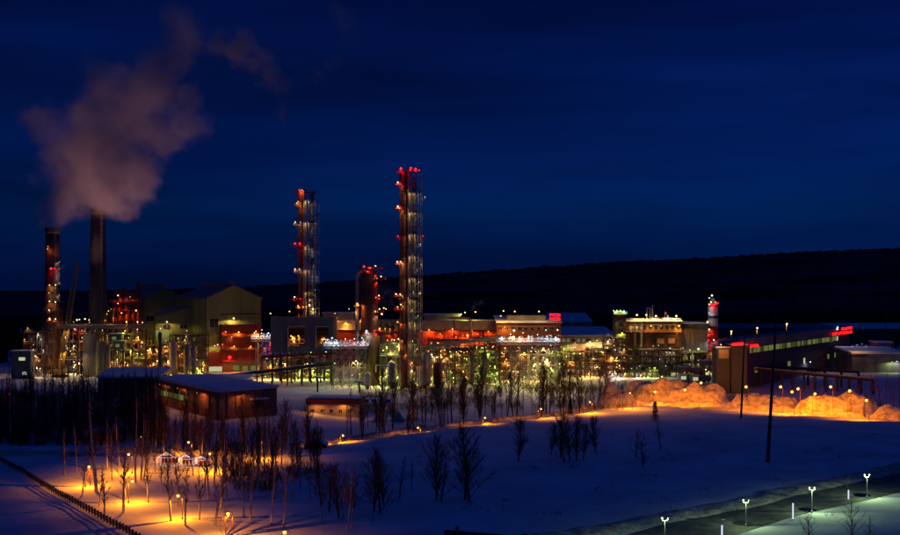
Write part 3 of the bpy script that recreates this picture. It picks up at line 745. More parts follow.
def cage_platform(t, x, y, z, rr, m='red', side=-1):
    b = MB(); b.box(x-rr, x+rr, y-rr, y+rr, z-0.15, z); railing(b, x-rr, x+rr, y-rr, y+rr, z, 1.2, 0.07, 1.1)
    b.bar((x-rr, y, z-0.1), (x-side*rr*1.2, y, z-1.9), 0.1, n=4); b.build('platform', m, t)
def ladder(t, x, y, z0, z1, m='gsteel', w=0.35):
    b = MB()
    for s in (-w, w): b.bar((x+s, y, z0), (x+s, y, z1), 0.06, n=3)
    n = int((z1-z0)/1.5)
    for i in range(n): b.box(x-w, x+w, y-0.05, y+0.05, z0+i*1.5, z0+i*1.5+0.1)
    for i in range(int((z1-z0)/3)):
        z = z0+2+i*3; b.tube([(x-w, y, z), (x-w, y-0.7, z), (x+w, y-0.7, z), (x+w, y, z)], 0.05, 3)
    b.build('ladder', m, t)

# ---------------------------------------------------------------- chimneys
def chimney(name, label, px, Y, py_top, prof, m, bands=()):
    t = E(name, label, 'chimney', px, Y, 'tall chimneys at the left'); H_ = Z(py_top, Y)
    MB().lathe([(r, H_*z) for r, z in prof], 20).build('shaft', m, t, smooth=True)
    rt = prof[-1][0]
    MB().lathe([(rt+0.05, H_-3), (rt+0.45, H_-2.6), (rt+0.45, H_+0.1), (rt-0.6, H_+0.12)], 20).build('rim', 'dark', t)
    for z in bands:
        r = [a+(b-a)*0.5 for a, b in ((prof[0][0], prof[-1][0]),)][0]*0.98+0.4
        b = MB(); b.lathe([(r+0.1, z), (r+1.5, z+0.05), (r+1.5, z+0.2), (r+0.1, z+0.22)], 20)
        for k in range(16):
            a = k*math.pi/8; c = (k+1)*math.pi/8; q = r+1.45
            b.bar((q*math.cos(a), q*math.sin(a), z+0.2), (q*math.cos(a), q*math.sin(a), z+1.4), 0.06, n=3)
            b.bar((q*math.cos(a), q*math.sin(a), z+1.4), (q*math.cos(c), q*math.sin(c), z+1.4), 0.06, n=3)
        b.build('gallery', 'steel', t)
    ladder(t, rt*0.9, -rt*1.0-0.9, 20, H_-2)
    return t
YA = 590
ch = chimney('chimney', 'dark red chimney with rows of small lights and a thicker base, leftmost', 52.5, YA, 228, [(5.6, 0), (5.5, 0.42), (5.4, 0.445), (3.9, 0.45), (3.7, 0.8), (3.5, 1)], 'vessel', [Z(p, YA) for p in (322, 302, 285, 268)])
lamps(ch, YA-5.6, [(49.5, 285, 'warm', .34), (55.5, 285, 'warm', .3), (49.5, 301.5, 'warm', .36), (55.5, 302, 'warm', .32), (49.5, 318.5, 'warm', .36), (55.5, 319, 'warm', .32), (51, 268.5, 'red', .7), (54.5, 268.5, 'red', .4), (47.5, 249, 'orange', .26), (48, 246.5, 'orange', .2), (49, 310, 'warm', .2), (49, 293, 'warm', .2)], .16)
lamps(ch, YA-2, [(59.3, 262, 'white', .14), (59.3, 269, 'white', .14), (59.3, 275, 'white', .14), (59.3, 283, 'white', .14), (59.3, 295, 'white', .14), (59.3, 311, 'white', .2)])
ch2 = chimney('chimney', 'taller plain grey concrete chimney without lights, right of the lit one', 98, 610, 209, [(6.4, 0), (5.9, 0.15), (4.5, 0.55), (3.9, 1)], 'concdark')

# ---------------------------------------------------------------- crane
tc_ = E('crawler_crane', 'crane with a long thin lattice boom leaning between the two chimneys', 'crane', 60, 560)
base = P(60, 374, 560); tip = P(77.5, 262, 548)
o0 = tc_.location
a = Vector((0, 0, 2.2)); c = tip-o0
b = MB(); d = (c-a).normalized(); u = d.cross(Vector((0, 1, 0))).normalized(); w = d.cross(u)
n = 46; L_ = (c-a).length
def boomw(t): return 0.95*min(1, 0.35+t*8, 0.3+(1-t)*6)
ring = [[a+d*L_*i/n + u*sx*boomw(i/n) + w*sy*boomw(i/n) for sx, sy in ((1, 1), (1, -1), (-1, -1), (-1, 1))] for i in range(n+1)]
for i in range(n):
    for k in range(4):
        b.bar(ring[i][k], ring[i+1][k], 0.2, n=3, cap=False); b.bar(ring[i][k], ring[i+1][(k+1) % 4], 0.12, n=3, cap=False)
b.build('boom', 'craneyel', tc_)
b = MB(); b.box(-4.5, 2.5, -1.6, 1.6, 1.4, 4.0); b.box(0.6, 2.6, -2.6, -1.6, 1.4, 3.6); b.box(-5.6, -4.5, -1.7, 1.7, 1.5, 3.4); b.build('house', 'craneyel', tc_)
for s in (-1, 1):
    b = MB(); b.prism([(-3.6, s*2.3-0.45, 0.5), (-3.1, s*2.3-0.45, 1.2), (3.1, s*2.3-0.45, 1.2), (3.6, s*2.3-0.45, 0.5), (3.1, s*2.3-0.45, 0), (-3.1, s*2.3-0.45, 0)], (0, 0.9, 0)); b.build('track', 'black', tc_)
b = MB(); hk = c+Vector((0.8, 0, 0)); b.bar(c, hk+Vector((0, 0, -18)), 0.06, n=3); b.box(hk.x-0.4, hk.x+0.4, hk.y-0.3, hk.y+0.3, hk.z-19.4, hk.z-18); b.build('hook_line', 'dark', tc_)
b = MB(); b.bar((-5, 0, 4), c, 0.05, n=3); b.tube([(-4.2, 0, 4), (-6, 0, 10), (-1, 0, 3)], 0.14, 4); b.build('gantry', 'craneyel', tc_)
lamp(tc_, P(66, 352, 555), 'warm', .12, 14); lamp(tc_, P(69, 330, 552), 'warm', .1, 12)  # small lamps added to light up the crane boom

# ---------------------------------------------------------------- left plant
unit('process_unit', 'small lit steel unit at the far left, left of the lit chimney', 24, 44, 560, 12, 332, 4, 3, 'steel', 11, 6, ('warm', 'orange', 'white'), pts=[(38, 335, 'white', .28), (31, 355, 'orange', .3), (35, 356, 'warm', .28), (30, 376, 'white', .25)])
o_ = E('control_cabin', 'small pale cabin with two lit windows at the far left of the plant', 'cabin', 25, 548)
b = MB(); b.box(-7, 3, 0, 5, 0, 14); b.build('wall', 'conc', o_)
for x_, z_, w_ in ((-1.5, 10.2, 3.2), (-0.2, 3.0, 2.0)):
    b = MB(); b.box(x_-w_/2-0.15, x_+w_/2+0.15, -0.12, 0.02, z_-0.95, z_+0.95); f_ = b.build('window', 'white', o_)
    b = MB(); b.box(x_-w_/2, x_+w_/2, -0.16, -0.11, z_-0.8, z_+0.8); b.build('pane', 'l_winw', f_)
b = MB(); b.box(-7.4, 3.4, -0.4, 5.4, 14, 14.5); b.build('roof', 'roofsnow', o_)
unit('process_unit', 'lit steel unit directly right of the lit chimney', 61, 92, 585, 18, 326, 6, 5, 'steel', 12, 12, ('warm', 'orange', 'warm', 'green'), nd=9, npipe=20, nv=10,
     pts=[(77, 320, 'warm', .42), (79.5, 319.5, 'white', .3), (85, 319, 'warm', .4), (89, 320, 'warm', .28), (67, 335.5, 'white', .36), (66, 346, 'white', .3), (74, 346, 'warm', .3), (76, 330, 'red', .5), (82, 331, 'red', .5), (83, 338, 'orange', .3), (79, 363, 'warm', .3), (74, 362, 'white', .26), (64, 368, 'warm', .25), (64, 375, 'warm', .25)])
t = E('pipe_bridge', 'long pale overhead pipe bridge between chimneys and yellow halls', 'pipe bridge', 105, 572)
wd = X(146, 572)-X(105, 572); z0 = Z(326, 572)
b = MB(); b.box(-wd-2, wd, -1.2, 1.2, z0-1.4, z0); b.build('duct', 'tan', t)
for k in range(3): MB().bar((-wd-2, -0.8+k*0.8, z0+0.5), (wd, -0.8+k*0.8, z0+0.5), 0.3, n=8).build('pipe', 'gsteel', t)
for k in range(7):
    x = -wd+k*wd/3; b = MB(); b.box(x-0.25, x+0.25, -1, -0.6, 0, z0-1.5); b.box(x-0.25, x+0.25, 0.6, 1, 0, z0-1.5); b.box(x-0.2, x+0.2, -1, 1, z0-8, z0-7.6); b.build('trestle', 'steel', t)
lamps(t, 570.5, [(107, 314, 'warm', .2), (125, 331, 'green', .3)])
# pale silo and big vessels
def silo(label, px, Y, r, pt, m, pz=0.0, legs=False, name='storage_silo', cat='silo', group=None, dome=0.5):
    t = E(name, label, cat, px, Y, group); H_ = Z(pt, Y)
    MB().lathe([(r*0.98, pz), (r, pz+0.3), (r, H_-r*dome), (r*0.75, H_-r*dome*0.45), (r*0.25, H_), (0.05, H_+0.05)], 20).build('shell', m, t, smooth=True)
    b = MB()
    for k in range(1, 5): z = pz+(H_-pz-r*dome)*k/5; b.lathe([(r+0.01, z), (r+0.14, z+0.02), (r+0.14, z+0.2), (r+0.01, z+0.22)], 20)
    b.build('stiffener', m, t)
    if pz: 
        b = MB(); b.lathe([(r*0.5, 0), (r*0.5, pz*0.6), (r*0.97, pz)], 12); b.build('skirt', 'steel', t)
    ladder(t, r*0.6, -r*0.85, 1, H_-r*dome)
    return t
silo('pale vertical tank under the grey chimney', 90, 566, 3.6, 333, 'conc')
silo('slim green tank right of the pale vertical tank', 100.5, 562, 1.7, 341, 'green')
silo('slim pale tank with warm light beside it, below the red stacks', 107, 565, 1.5, 344, 'tanpipe')
for px0, px1, pt, lb in ((109, 121, 334, 'pale green equipment cabin on the pipe deck, upper of two'), (113, 124, 341, 'pale green equipment cabin in front, lower of two')):
    t = E('equipment_cabin', lb, 'cabin', (px0+px1)/2, 566 if pt < 340 else 562); w = (px1-px0)/2*566/F; z1 = Z(pt, 566); z0_ = z1-4.2
    b = MB(); b.box(-w, w, 0, 5, z0_, z1); b.build('wall', 'green', t)
    b = MB(); b.box(-w-.3, w+.3, -0.3, 5.3, z1, z1+0.35); b.build('roof', 'roofsnow', t)
    b = MB()
    for x_ in (-w+.3, w-.3):
        for y_ in (0.3, 4.7): b.box(x_-.2, x_+.2, y_-.2, y_+.2, 0, z0_)
    b.build('support', 'steel', t)
    f_ = MB(); f_.box(-w*0.5, w*0.2, -0.1, 0.02, z0_+1.2, z0_+2.8); f_ = f_.build('window', 'l_win', t)
unit('process_unit', 'steel unit with green cabins below the red furnace stacks', 100, 146, 575, 14, 334, 5, 6, 'steel', 13, 14, ('warm', 'orange', 'green', 'warm'), nd=10, npipe=22, nv=12, mats=('green', 'steel', 'tanpipe', 'silver', 'white'),
     pts=[(105, 336.5, 'warm', .3), (116, 341, 'white', .34), (131, 351, 'green', .42), (117.5, 359.5, 'warm', .34), (112, 362, 'warm', .26), (138, 337, 'orange', .36), (146, 337, 'orange', .34), (142, 342, 'warm', .25), (126, 364, 'orange', .24), (121, 360, 'orange', .24)])
# red furnace stacks
t = E('red_furnace_stack', 'cluster of red lit pipes and stacks standing left of the yellow halls', 'furnace', 126, 628)
for i, (px, pt, r) in enumerate(((114, 302, .9), (118.5, 290, 1.3), (122, 287, .8), (127, 297, 1.0), (131.5, 289, 1.3), (135.5, 282, 1.1), (138, 292, .6), (110.5, 309, .7))):
    x = X(px, 628)-X(126, 628); H_ = Z(pt, 628); MB().lathe([(r*1.1, 0), (r*1.1, H_*0.5), (r, H_*0.52), (r, H_), (r*0.8, H_+0.3)], 10, (x, (i % 3)*3, 0)).build('stack', 'red', t, smooth=True)
for k, pt in enumerate((294, 302, 311, 320)):
    b = MB(); z = Z(pt, 628); w = 8.5; b.box(-w, w, -2.4, 8, z-.2, z); railing(b, -w, w, -2.4, 8, z, 1.2, 0.07, 1.8); b.build('platform', 'red', t)
lamps(t, 624, [(118, 295.5, 'warm', .4), (118, 303.5, 'orange', .34), (121.5, 313, 'orange', .38), (136, 310.5, 'warm', .4), (113, 318.5, 'orange', .38), (126.5, 322, 'green', .42), (137.5, 322, 'warm', .4), (142.5, 322.5, 'orange', .36), (108.5, 311, 'green', .24), (105, 308, 'red', .4), (130, 297, 'orange', .2)], .3)
unit('process_unit', 'dark steel unit between grey chimney and red stacks', 104, 112, 600, 10, 308, 4, 1, 'steel', 15, 3, ('orange',), nd=2, npipe=4, nv=3)

t = empty('added_steam_floods', 'row of added upward floodlights for the steam, between the two chimneys', 'floodlights', (X(84, 578), 578, 0)); fz = Z(321.5, 578)  # extra fixtures aimed upward, added to brighten the steam cloud
b = MB(); b.box(-8, 8, -.2, .2, fz-1.2, fz-.9); b.build('beam', 'steel', t)
for x_ in (-6, -2, 2, 6):
    b = MB(); b.lathe([(.3, fz-.9), (.35, fz-.3), (.75, fz), (.8, fz+.3), (.7, fz+.31)], 10, (x_, 0, 0)); b.build('floodlight', 'dark', t)
    ld = bpy.data.lights.new('added_steam_beam', 'SPOT'); ld.energy = 60000; ld.color = (1.0, 0.42, 0.36); ld.spot_size = R(62); ld.spot_blend = .8; ld.shadow_soft_size = .6
    lo = bpy.data.objects.new('added_steam_beam', ld); COL.objects.link(lo); lo.parent = t; lo.location = (x_, 0, fz+.5)
    lo.rotation_euler = Vector((x_*1.2+10, 24, 95)).to_track_quat('-Z', 'Y').to_euler()
for x_ in (-8, 8): MB().bar((x_, 0, 0), (x_, 0, fz-1), .25, n=4).build('post', 'steel', t)

# ---------------------------------------------------------------- yellow halls
def window(t, x, z, w, h, y=-0.02, glass='glass', frame='white', mull=1):
    b = MB(); b.box(x-w/2-.12, x+w/2+.12, y-0.16, y, z-h/2-.12, z+h/2+.12); f_ = b.build('window', frame, t)
    for k in range(mull):
        a_ = x-w/2+w*k/mull; b = MB(); b.box(a_+0.06, a_+w/mull-0.06, y-0.2, y-0.165, z-h/2, z+h/2); b.build('pane', glass, f_)
    return f_
def hall(name, label, px, Y, w, dep, ze, zr, rz, m, base=0.0):
    t = E(name, label, 'industrial hall', px, Y, None, R(rz)); w /= 2
    b = MB(); b.prism([(-w, 0, base), (-w, 0, ze), (0, 0, zr), (w, 0, ze), (w, 0, base)], (0, dep, 0)); b.f = [tuple(reversed(f)) for f in b.f]; b.build('wall', m, t)
    r = MB(); o = 0.9; q = 0.55; sl = (zr-ze)/w
    for s in (-1, 1):
        r.prism([(s*(w+o), -o, ze-o*sl+0.03), (0, -o, zr+0.03), (0, -o, zr+q), (s*(w+o), -o, ze-o*sl+q)], (0, dep+2*o, 0))
    r.build('roof', 'greyclad', t)
    b = MB()
    for k in range(1, 8):
        x = -w+2*w*k/8; b.box(x-0.12, x+0.12, -0.12, 0.0, base, ze-0.5)
    for k in range(1, 9):
        y = dep*k/9; b.box(-w-0.12, -w, y-0.12, y+0.12, base, ze-0.5)
    b.build('cladding_rib', m, t)
    for s in (-1, 1):
        b = MB(); b.box(s*w-0.25, s*w+0.25, -0.3, 0.2, base, ze-0.2); b.build('corner_trim', 'brown', t)
    return t
HY = 600
h1 = hall('yellow_hall', 'biggest pale yellow gabled hall with red lower storeys on its front', 234, HY, 32, 48, Z(298.5, HY), Z(285.5, HY), 33, 'yellow')
b = MB(); b.box(-1.6, 1.6, 3, 46, Z(285.5, HY)-1.2, Z(285.5, HY)+2.0); rm = b.build('roof_monitor', 'tan', h1)
def loc1(px, py, dy=0.0, t=h1, Y=HY):       # a photo pixel on the hall's front plane, in hall coordinates
    p = t.location; c_, s_ = math.cos(t.rotation_euler.z), math.sin(t.rotation_euler.z)
    k = (px-CX)/F                            # ray (k*y, y); plane through p along (c,s)
    y = (p.y*c_ - p.x*s_)/(c_-k*s_); x = k*y
    return (x-p.x)*c_+(y-p.y)*s_, CH+(HZ-py)/F*y
x0, z0 = loc1(220, 362); x1, z1 = loc1(259.5, 323.5)
for k in range(3):
    za = z0+(z1-z0)*k/3; zb = z0+(z1-z0)*(k+1)/3-0.5
    nn = 8
    for i in range(nn):
        b = MB(); xa = x0+(x1-x0)*i/nn; b.box(xa+0.06, x0+(x1-x0)*(i+1)/nn-0.06, -2.2-0.1*(i % 2), -0.05, za+0.1, zb); b.build('red_panel', 'redclad', h1)
    b = MB(); b.box(x0-0.3, x1+0.3, -3.6, -0.05, zb, zb+0.35); railing(b, x0-0.3, x1+0.3, -3.5, -2.4, zb+0.35, 1.1, 0.06, 2); b.build('walkway', 'steel', h1)
xa, za = loc1(208, 372); xb, zb = loc1(222, 352)
b = MB(); b.box(-16.3, xb, -1.2, -0.05, 0, zb); b.build('plinth', 'redclad', h1)
xs_, zs_ = loc1(212, 323); window(h1, xs_+1.2, zs_, 5, 4.6, mull=2)
xs_, zs_ = loc1(240, 314); b = MB(); b.box(loc1(220, 1)[0], 15.9, -0.35, -0.02, zs_-0.25, zs_+0.25); b.build('gutter', 'dark', h1)
for px, py, w_ in ((212, 369, 4.5), (218.5, 369, 3), (236, 368, 3.5), (245, 368.5, 3), (253, 368, 3)):
    xq, zq = loc1(px, py); window(h1, xq, zq, w_, 2.6, glass='l_winw' if px < 230 else 'l_win', mull=2, y=-1.25 if px < 222 else -0.02)
def onfront(t, pts, dy=-1.5):
    for px, py, kd, r in pts:
        xq, zq = loc1(px, py, t=t); fitted(put('lamp', lamp_mesh(kd, r), t, (xq, dy, zq)), kd, r, .35 if px < 230 else 1.0)
onfront(h1, [(231, 318.3, 'warm', .5), (223, 331.5, 'orange', .3), (236, 332, 'orange', .42), (231.5, 346, 'orange', .34), (227, 357, 'red', 1.0), (215, 344.5, 'warm', .34), (212, 345.5, 'warm', .28), (252, 333, 'orange', .3), (248, 346, 'orange', .28), (229, 337, 'warm', .22), (220, 344, 'orange', .2)], -4.0)
h2 = hall('yellow_hall', 'second pale yellow gabled hall behind and left of the biggest one', 165, 645, 27, 50, Z(299.5, 645), Z(289, 645), 33, 'yellow')
b = MB(); b.box(-1.6, 1.6, 2, 46, Z(289, 645)-1.0, Z(289, 645)+3); b.build('roof_monitor', 'tan', h2)
xq, zq = loc1(150, 318.5, t=h2); window(h2, xq, zq, 5, 3.4, mull=2)
h3 = E('yellow_annex', 'yellow lean-to annex with one dark sloping roof between the two gabled halls', 'industrial hall', 178, 607, None, R(14))
zl, zr_ = Z(315, 607), Z(305, 607)
b = MB(); b.prism([(-12, 0, 8), (-12, 0, zl), (12, 0, zr_), (12, 0, 8)], (0, 22, 0)); b.f = [tuple(reversed(f)) for f in b.f]; b.build('wall', 'yellow', h3)
b = MB(); b.prism([(-13, -1, zl-0.4), (12.3, -1, zr_+0.1), (12.3, -1, zr_+0.7), (-13, -1, zl+0.3)], (0, 25, 1.5)); b.build('roof', 'greyclad', h3)
b = MB(); b.box(-12.1, 12.1, 0.5, 21, 0, 8); b.build('plinth', 'dark', h3)
lamp(h3, P(167, 322, 601), 'warm', .4, .7); lamp(h3, P(160.5, 328.5, 600), 'white', .3)
for x_ in (-6, 3): window(h3, x_, zl-6.5, 4, 2.4, mull=2)

# vessels and pipework in front of the yellow halls
for i, (px, Y, r, pt, m, lb) in enumerate(((173, 575, 1.9, 341, 'tanpipe', 'tall tan lagged vessel before the yellow annex'), (187, 578, 1.8, 344, 'silver', 'silver vessel, middle one before the yellow annex'),
        (193.5, 574, 1.6, 346, 'silver', 'silver vessel at the corner of the biggest yellow hall'), (160, 570, 1.0, 332, 'dark', 'thin dark stack before the left yellow hall'))):
    silo(lb, px, Y, r, pt, m, pz=3, name='process_vessel', cat='vessel')
unit('process_unit', 'steel unit full of drums before the yellow annex', 144, 170, 580, 14, 345, 3, 4, 'steel', 21, 6, ('orange', 'warm'), nd=6, npipe=12, nv=6, pts=[(150, 349, 'warm', .34), (156, 349.5, 'orange', .3), (165, 346.5, 'orange', .32), (153.5, 363.5, 'orange', .36), (168, 361.5, 'warm', .36), (148, 351, 'orange', .26)])
unit('process_unit', 'steel unit with pale pipes at the foot of the biggest yellow hall', 170, 206, 584, 12, 335, 5, 5, 'steel', 22, 7, ('orange', 'warm', 'green'), nd=8, npipe=18, nv=10, mats=('silver', 'gsteel', 'tanpipe', 'steel'),
     pts=[(188, 359, 'orange', .34), (190.5, 359, 'warm', .32), (185, 340, 'warm', .22), (197, 368.5, 'green', .5), (203, 368.5, 'warm', .26), (182, 354, 'orange', .24), (151+40, 350, 'orange', .2)])

# ---------------------------------------------------------------- columns
def tower_column(label, px, Y, pt, parts, plats, pts, name='distillation_column', group='tall columns', base=0):
    """parts: (kind, px centre, radius px, top row, material)"""
    t = E(name, label, 'distillation column', px, Y, group); s = Y/F
    for (kd, pc, rp, top, m, *rest) in parts:
        x = (pc-px)*s; r = rp*s; H_ = Z(top, Y); y = rest[0] if rest else 0
        if kd == 'shell':
            b = MB(); b.lathe([(r*1.02, base), (r, base+0.5), (r, H_-r*0.6), (r*0.75, H_-r*0.25), (r*0.2, H_)], 20, (x, y, 0))
            b.build('shell', m, t, smooth=True)
            b = MB(); z = base+6
            while z < H_-4: b.lathe([(r+.01, z), (r+.12, z+.02), (r+.12, z+.25), (r+.01, z+.27)], 20, (x, y, 0)); z += 6.5
            b.build('stiffener', m, t)
        elif kd == 'pipe':
            MB().lathe([(r, base), (r, H_-r), (r*0.8, H_)], 12, (x, y, 0)).build('riser_pipe', m, t, smooth=True)
        elif kd == 'ladder': ladder(t, x, y, base, H_, m)
        elif kd == 'frame':
            b = MB(); hs = rp*s
            for sx in (-1, 1):
                for sy in (-1, 1): b.bar((x+sx*hs, y+sy*hs, base), (x+sx*hs, y+sy*hs, H_), 0.14, n=4)
            n = int((H_-base)/5.0)
            for k in range(n):
                z = base+k*5.0; zz = z+5.0; c_ = 1 if k % 2 else -1
                b.bar((x-c_*hs, y-hs, z), (x+c_*hs, y-hs, zz), 0.1, n=3, cap=False)
                b.bar((x-c_*hs, y+hs, z), (x+c_*hs, y+hs, zz), 0.1, n=3, cap=False)
                b.tube([(x-hs, y-hs, z), (x+hs, y-hs, z), (x+hs, y+hs, z), (x-hs, y+hs, z), (x-hs, y-hs, z)], 0.1, 3)
            b.build('frame', m, t)
            for k in range(n):
                z = base+k*5.0
                if k % 2 == 0:
                    b = MB(); b.box(x-hs, x+hs, y-hs*1.2, y-hs*0.2, z+2, z+2.12); b.bar((x-hs, y-hs*1.2, z+3.1), (x+hs, y-hs*1.2, z+3.1), 0.06, n=3); b.build('landing', m, t)
    for pc, py, sz, m in plats: cage_platform(t, (pc-px)*s, -1.0, Z(py, Y), sz, m)
    lamps(t, Y-2.6, pts, .45); return t
YC = 500
c1 = tower_column('tallest column with red cage platforms and a tan riser pipe up its middle', 409, YC, 167,
    [('shell', 403.8, 4.0, 170, 'vessel'), ('pipe', 409.3, 1.5, 168, 'tanpipe', -2.2), ('shell', 414.6, 2.1, 176, 'greyclad', 0.8), ('frame', 416.4, 5.8, 174, 'gsteel', 0.8), ('pipe', 412.6, .6, 182, 'silver', -2.0), ('pipe', 418.6, .55, 188, 'gsteel', -2.4), ('pipe', 420.8, .4, 230, 'tanpipe', -2.6), ('ladder', 400.3, 1, 175, 'steel', -2.3), ('ladder', 415, 1, 185, 'gsteel', -3.2), ('ladder', 421.5, 1, 190, 'gsteel', -3.2)],
    [(398.3, 184.5, 1.3, 'red'), (398.3, 208.5, 1.3, 'red'), (398.5, 238.5, 1.2, 'red'), (398.3, 264, 1.3, 'red'), (398, 296, 1.5, 'red'), (398, 310, 1.5, 'red'), (423, 199.5, 0.9, 'steel'), (423.5, 236, 1.0, 'red'), (422, 300, 1.2, 'steel'), (398.6, 173, 1.3, 'red'), (411, 172, 2.2, 'red'), (417, 171.5, 1.6, 'red'), (397.5, 330, 1.4, 'steel'), (397.5, 350, 1.4, 'steel')],
    [(401, 168.5, 'red', .6), (411, 168, 'red', .5), (415.5, 169, 'red', .6), (419, 170.3, 'red', .35), (397.8, 182.3, 'warm', .34), (400, 183.5, 'red', .36), (397.8, 206.3, 'warm', .36), (400, 207, 'red', .3), (398, 236, 'red', .26), (397.3, 261.7, 'warm', .34), (400.6, 261.6, 'warm', .26), (396, 294, 'warm', .32), (400.2, 294.3, 'warm', .28), (400.8, 304.5, 'warm', .26), (397.5, 307, 'orange', .28), (397.5, 322, 'orange', .3), (398.5, 339, 'warm', .3), (398.8, 344.5, 'orange', .28),
     (425, 197, 'white', .16), (423, 236, 'red', .22), (421.6, 264, 'warm', .12), (413.5, 292, 'warm', .13), (420, 293, 'warm', .14), (419, 282, 'warm', .11), (412, 310, 'warm', .14), (418, 316, 'green', .16), (415, 326, 'warm', .14), (421, 331, 'warm', .14), (412.5, 341, 'warm', .15), (417, 349, 'green', .18), (411.8, 363, 'orange', .3), (411.8, 371, 'warm', .36), (414, 379, 'green', .2), (406, 355, 'orange', .18), (417, 270, 'warm', .1), (414, 254, 'white', .1), (420, 244, 'white', .08)])
YL = 575
for py_ in (192, 212, 234, 256, 278, 300, 322, 344): lamp(c1, P(411.6, py_, YC-4.4), 'warm', .08, 4.5)  # row of tiny lamps added so the riser pipe looks lit
c2 = tower_column('tall column left of the tallest, rising behind the grey block', 306, YL, 189,
    [('shell', 301, 2.9, 190, 'vessel'), ('pipe', 305.4, 1.7, 189.5, 'tanpipe', -2.4), ('shell', 312, 1.7, 192, 'greyclad', 0.8), ('frame', 313.6, 4.8, 194, 'gsteel', 0.8), ('pipe', 309.8, .5, 196, 'silver', -2.2), ('pipe', 316, .45, 200, 'gsteel', -2.4), ('ladder', 299, 1, 195, 'steel', -1.8)],
    [(297.5, 192.5, 1.2, 'red'), (297, 206, 1.1, 'steel'), (296, 225, 1.2, 'steel'), (296, 246, 1.3, 'red'), (300.5, 246, 1.3, 'red'), (296, 272, 1.2, 'steel'), (296, 300, 1.5, 'red'), (318.5, 216, 0.9, 'steel'), (310, 193, 3.0, 'steel'), (318, 246, 0.9, 'steel'), (318, 300, 1.2, 'steel'), (302, 308, 3, 'red')],
    [(299.7, 190, 'red', .5), (302, 190, 'orange', .26), (296.8, 203, 'orange', .3), (298.2, 201.5, 'warm', .22), (295.2, 222, 'warm', .3), (300.5, 222, 'white', .16), (304, 221.6, 'white', .1), (295, 243.5, 'red', .5), (299.8, 243.5, 'red', .5), (295, 269, 'warm', .3), (299.5, 269, 'white', .2), (294.7, 297, 'warm', .3), (289.5, 311.5, 'orange', .36), (298, 306, 'orange', .4), (303.5, 307, 'orange', .5), (309.5, 305, 'warm', .46), (313, 309, 'warm', .4), (310, 300, 'warm', .2), (315, 290, 'warm', .12), (312, 277, 'white', .12), (317, 277, 'white', .1), (313, 266, 'white', .1), (312, 252, 'white', .12), (300.5, 299, 'red', .3), (270.5, 313.5, 'warm', .34)])
for py_ in (200, 222, 246, 270, 292): lamp(c2, P(307.6, py_, YL-4.6), 'warm', .08, 4.5)  # lamps added here too, to brighten this column's riser
YM = 515
c3 = tower_column('short fat red column with a curved overhead pipe on its left side', 370, YM, 268,
    [('shell', 369.5, 8.6, 270, 'vessel')],
    [(377, 269, 2.6, 'red'), (381, 279, 2.2, 'red'), (379.5, 298, 1.8, 'red'), (380, 312, 2.0, 'red'), (366, 268.5, 3.4, 'red'), (380, 331, 1.6, 'red'), (357.5, 306, 1.4, 'steel'), (380, 352, 1.6, 'steel')],
    [(375.6, 266, 'warm', .34), (381, 276.5, 'warm', .36), (364, 266.5, 'red', .6), (369, 268, 'red', .5), (367.5, 272, 'orange', .3), (375, 276, 'red', .55), (376.5, 283, 'red', .4), (379, 295.6, 'warm', .32), (379, 299, 'red', .36), (375, 311.5, 'orange', .5), (373.5, 315, 'red', .55), (379.5, 309, 'green', .32), (383.8, 308, 'warm', .3), (381.8, 314, 'warm', .42), (379.8, 328.5, 'orange', .36), (376, 334, 'red', .4), (357.3, 303.8, 'orange', .42), (355.5, 312, 'warm', .2), (376.5, 361, 'orange', .42), (373, 364, 'red', .55), (370.5, 268, 'orange', .2)])
s = YM/F; zt = Z(270, YM)
b = MB(); arc = [((357.4-370)*s, -1, 8)] + [((357.4-370)*s, -1, zt-3)] + [((357.4-370)*s+2.6*(1-math.cos(a_)), -1, zt-3+2.6*math.sin(a_)) for a_ in (0.4, 0.8, 1.2, 1.57)] + [(-1.5, -1, zt-0.3)]
b.tube(arc, .85, 12); b.build('overhead_pipe', 'tanpipe', c3, smooth=True)
ladder(c3, -1.5, -5.2, 2, zt-2, 'steel')
b = MB(); b.lathe([(5.3, 0), (5.3, Z(336, YM)), (4.2, Z(335, YM))], 20); b.build('lower_shell', 'brown', c3, smooth=True)
lamp(c3, P(366.5, 331, YM-6), 'white', .42)

# ---------------------------------------------------------------- centre: grey block, gantries, trestles
YB = 535
t = E('grey_block', 'grey clad block on legs with two pale framed openings', 'industrial building', 301, YB)
s = YB/F; xl = (270.5-301)*s; xr = (333.5-301)*s; zt = Z(317, YB); zb = Z(352, YB)
ho = [((288-301)*s, (304.5-301)*s), ((316-301)*s, (328.5-301)*s)]; z1 = Z(326.5, YB); z0 = Z(346, YB)
for (a_, c_) in ((xl, ho[0][0]), (ho[0][1], ho[1][0]), (ho[1][1], xr)):
    b = MB(); b.box(a_, c_, 0, 0.6, z0, z1); b.build('wall_panel', 'greyclad', t)
b = MB(); b.box(xl, xr, 0, 0.6, z1, zt); b.build('parapet', 'greyclad', t)
b = MB(); b.box(xl, xr, 0, 0.6, zb, z0); b.build('sill_wall', 'greyclad', t)
b = MB(); b.box(xl, xl+0.6, 0.6, 16, zb, zt); b.box(xr-0.6, xr, 0.6, 16, zb, zt); b.build('side_wall', 'greyclad', t)
b = MB(); b.box(xl+0.6, xr-0.6, 0.6, 16, zt-0.8, zt-0.3); b.build('roof', 'greyclad', t)
b = MB(); b.box(xl+0.6, xr-0.6, 15, 15.8, zb, zt-0.8); b.build('back_wall', 'brown', t)
b = MB(); b.box(xl+0.6, xr-0.6, 0.6, 15, zb, zb+0.3); b.build('floor_deck', 'steel', t)
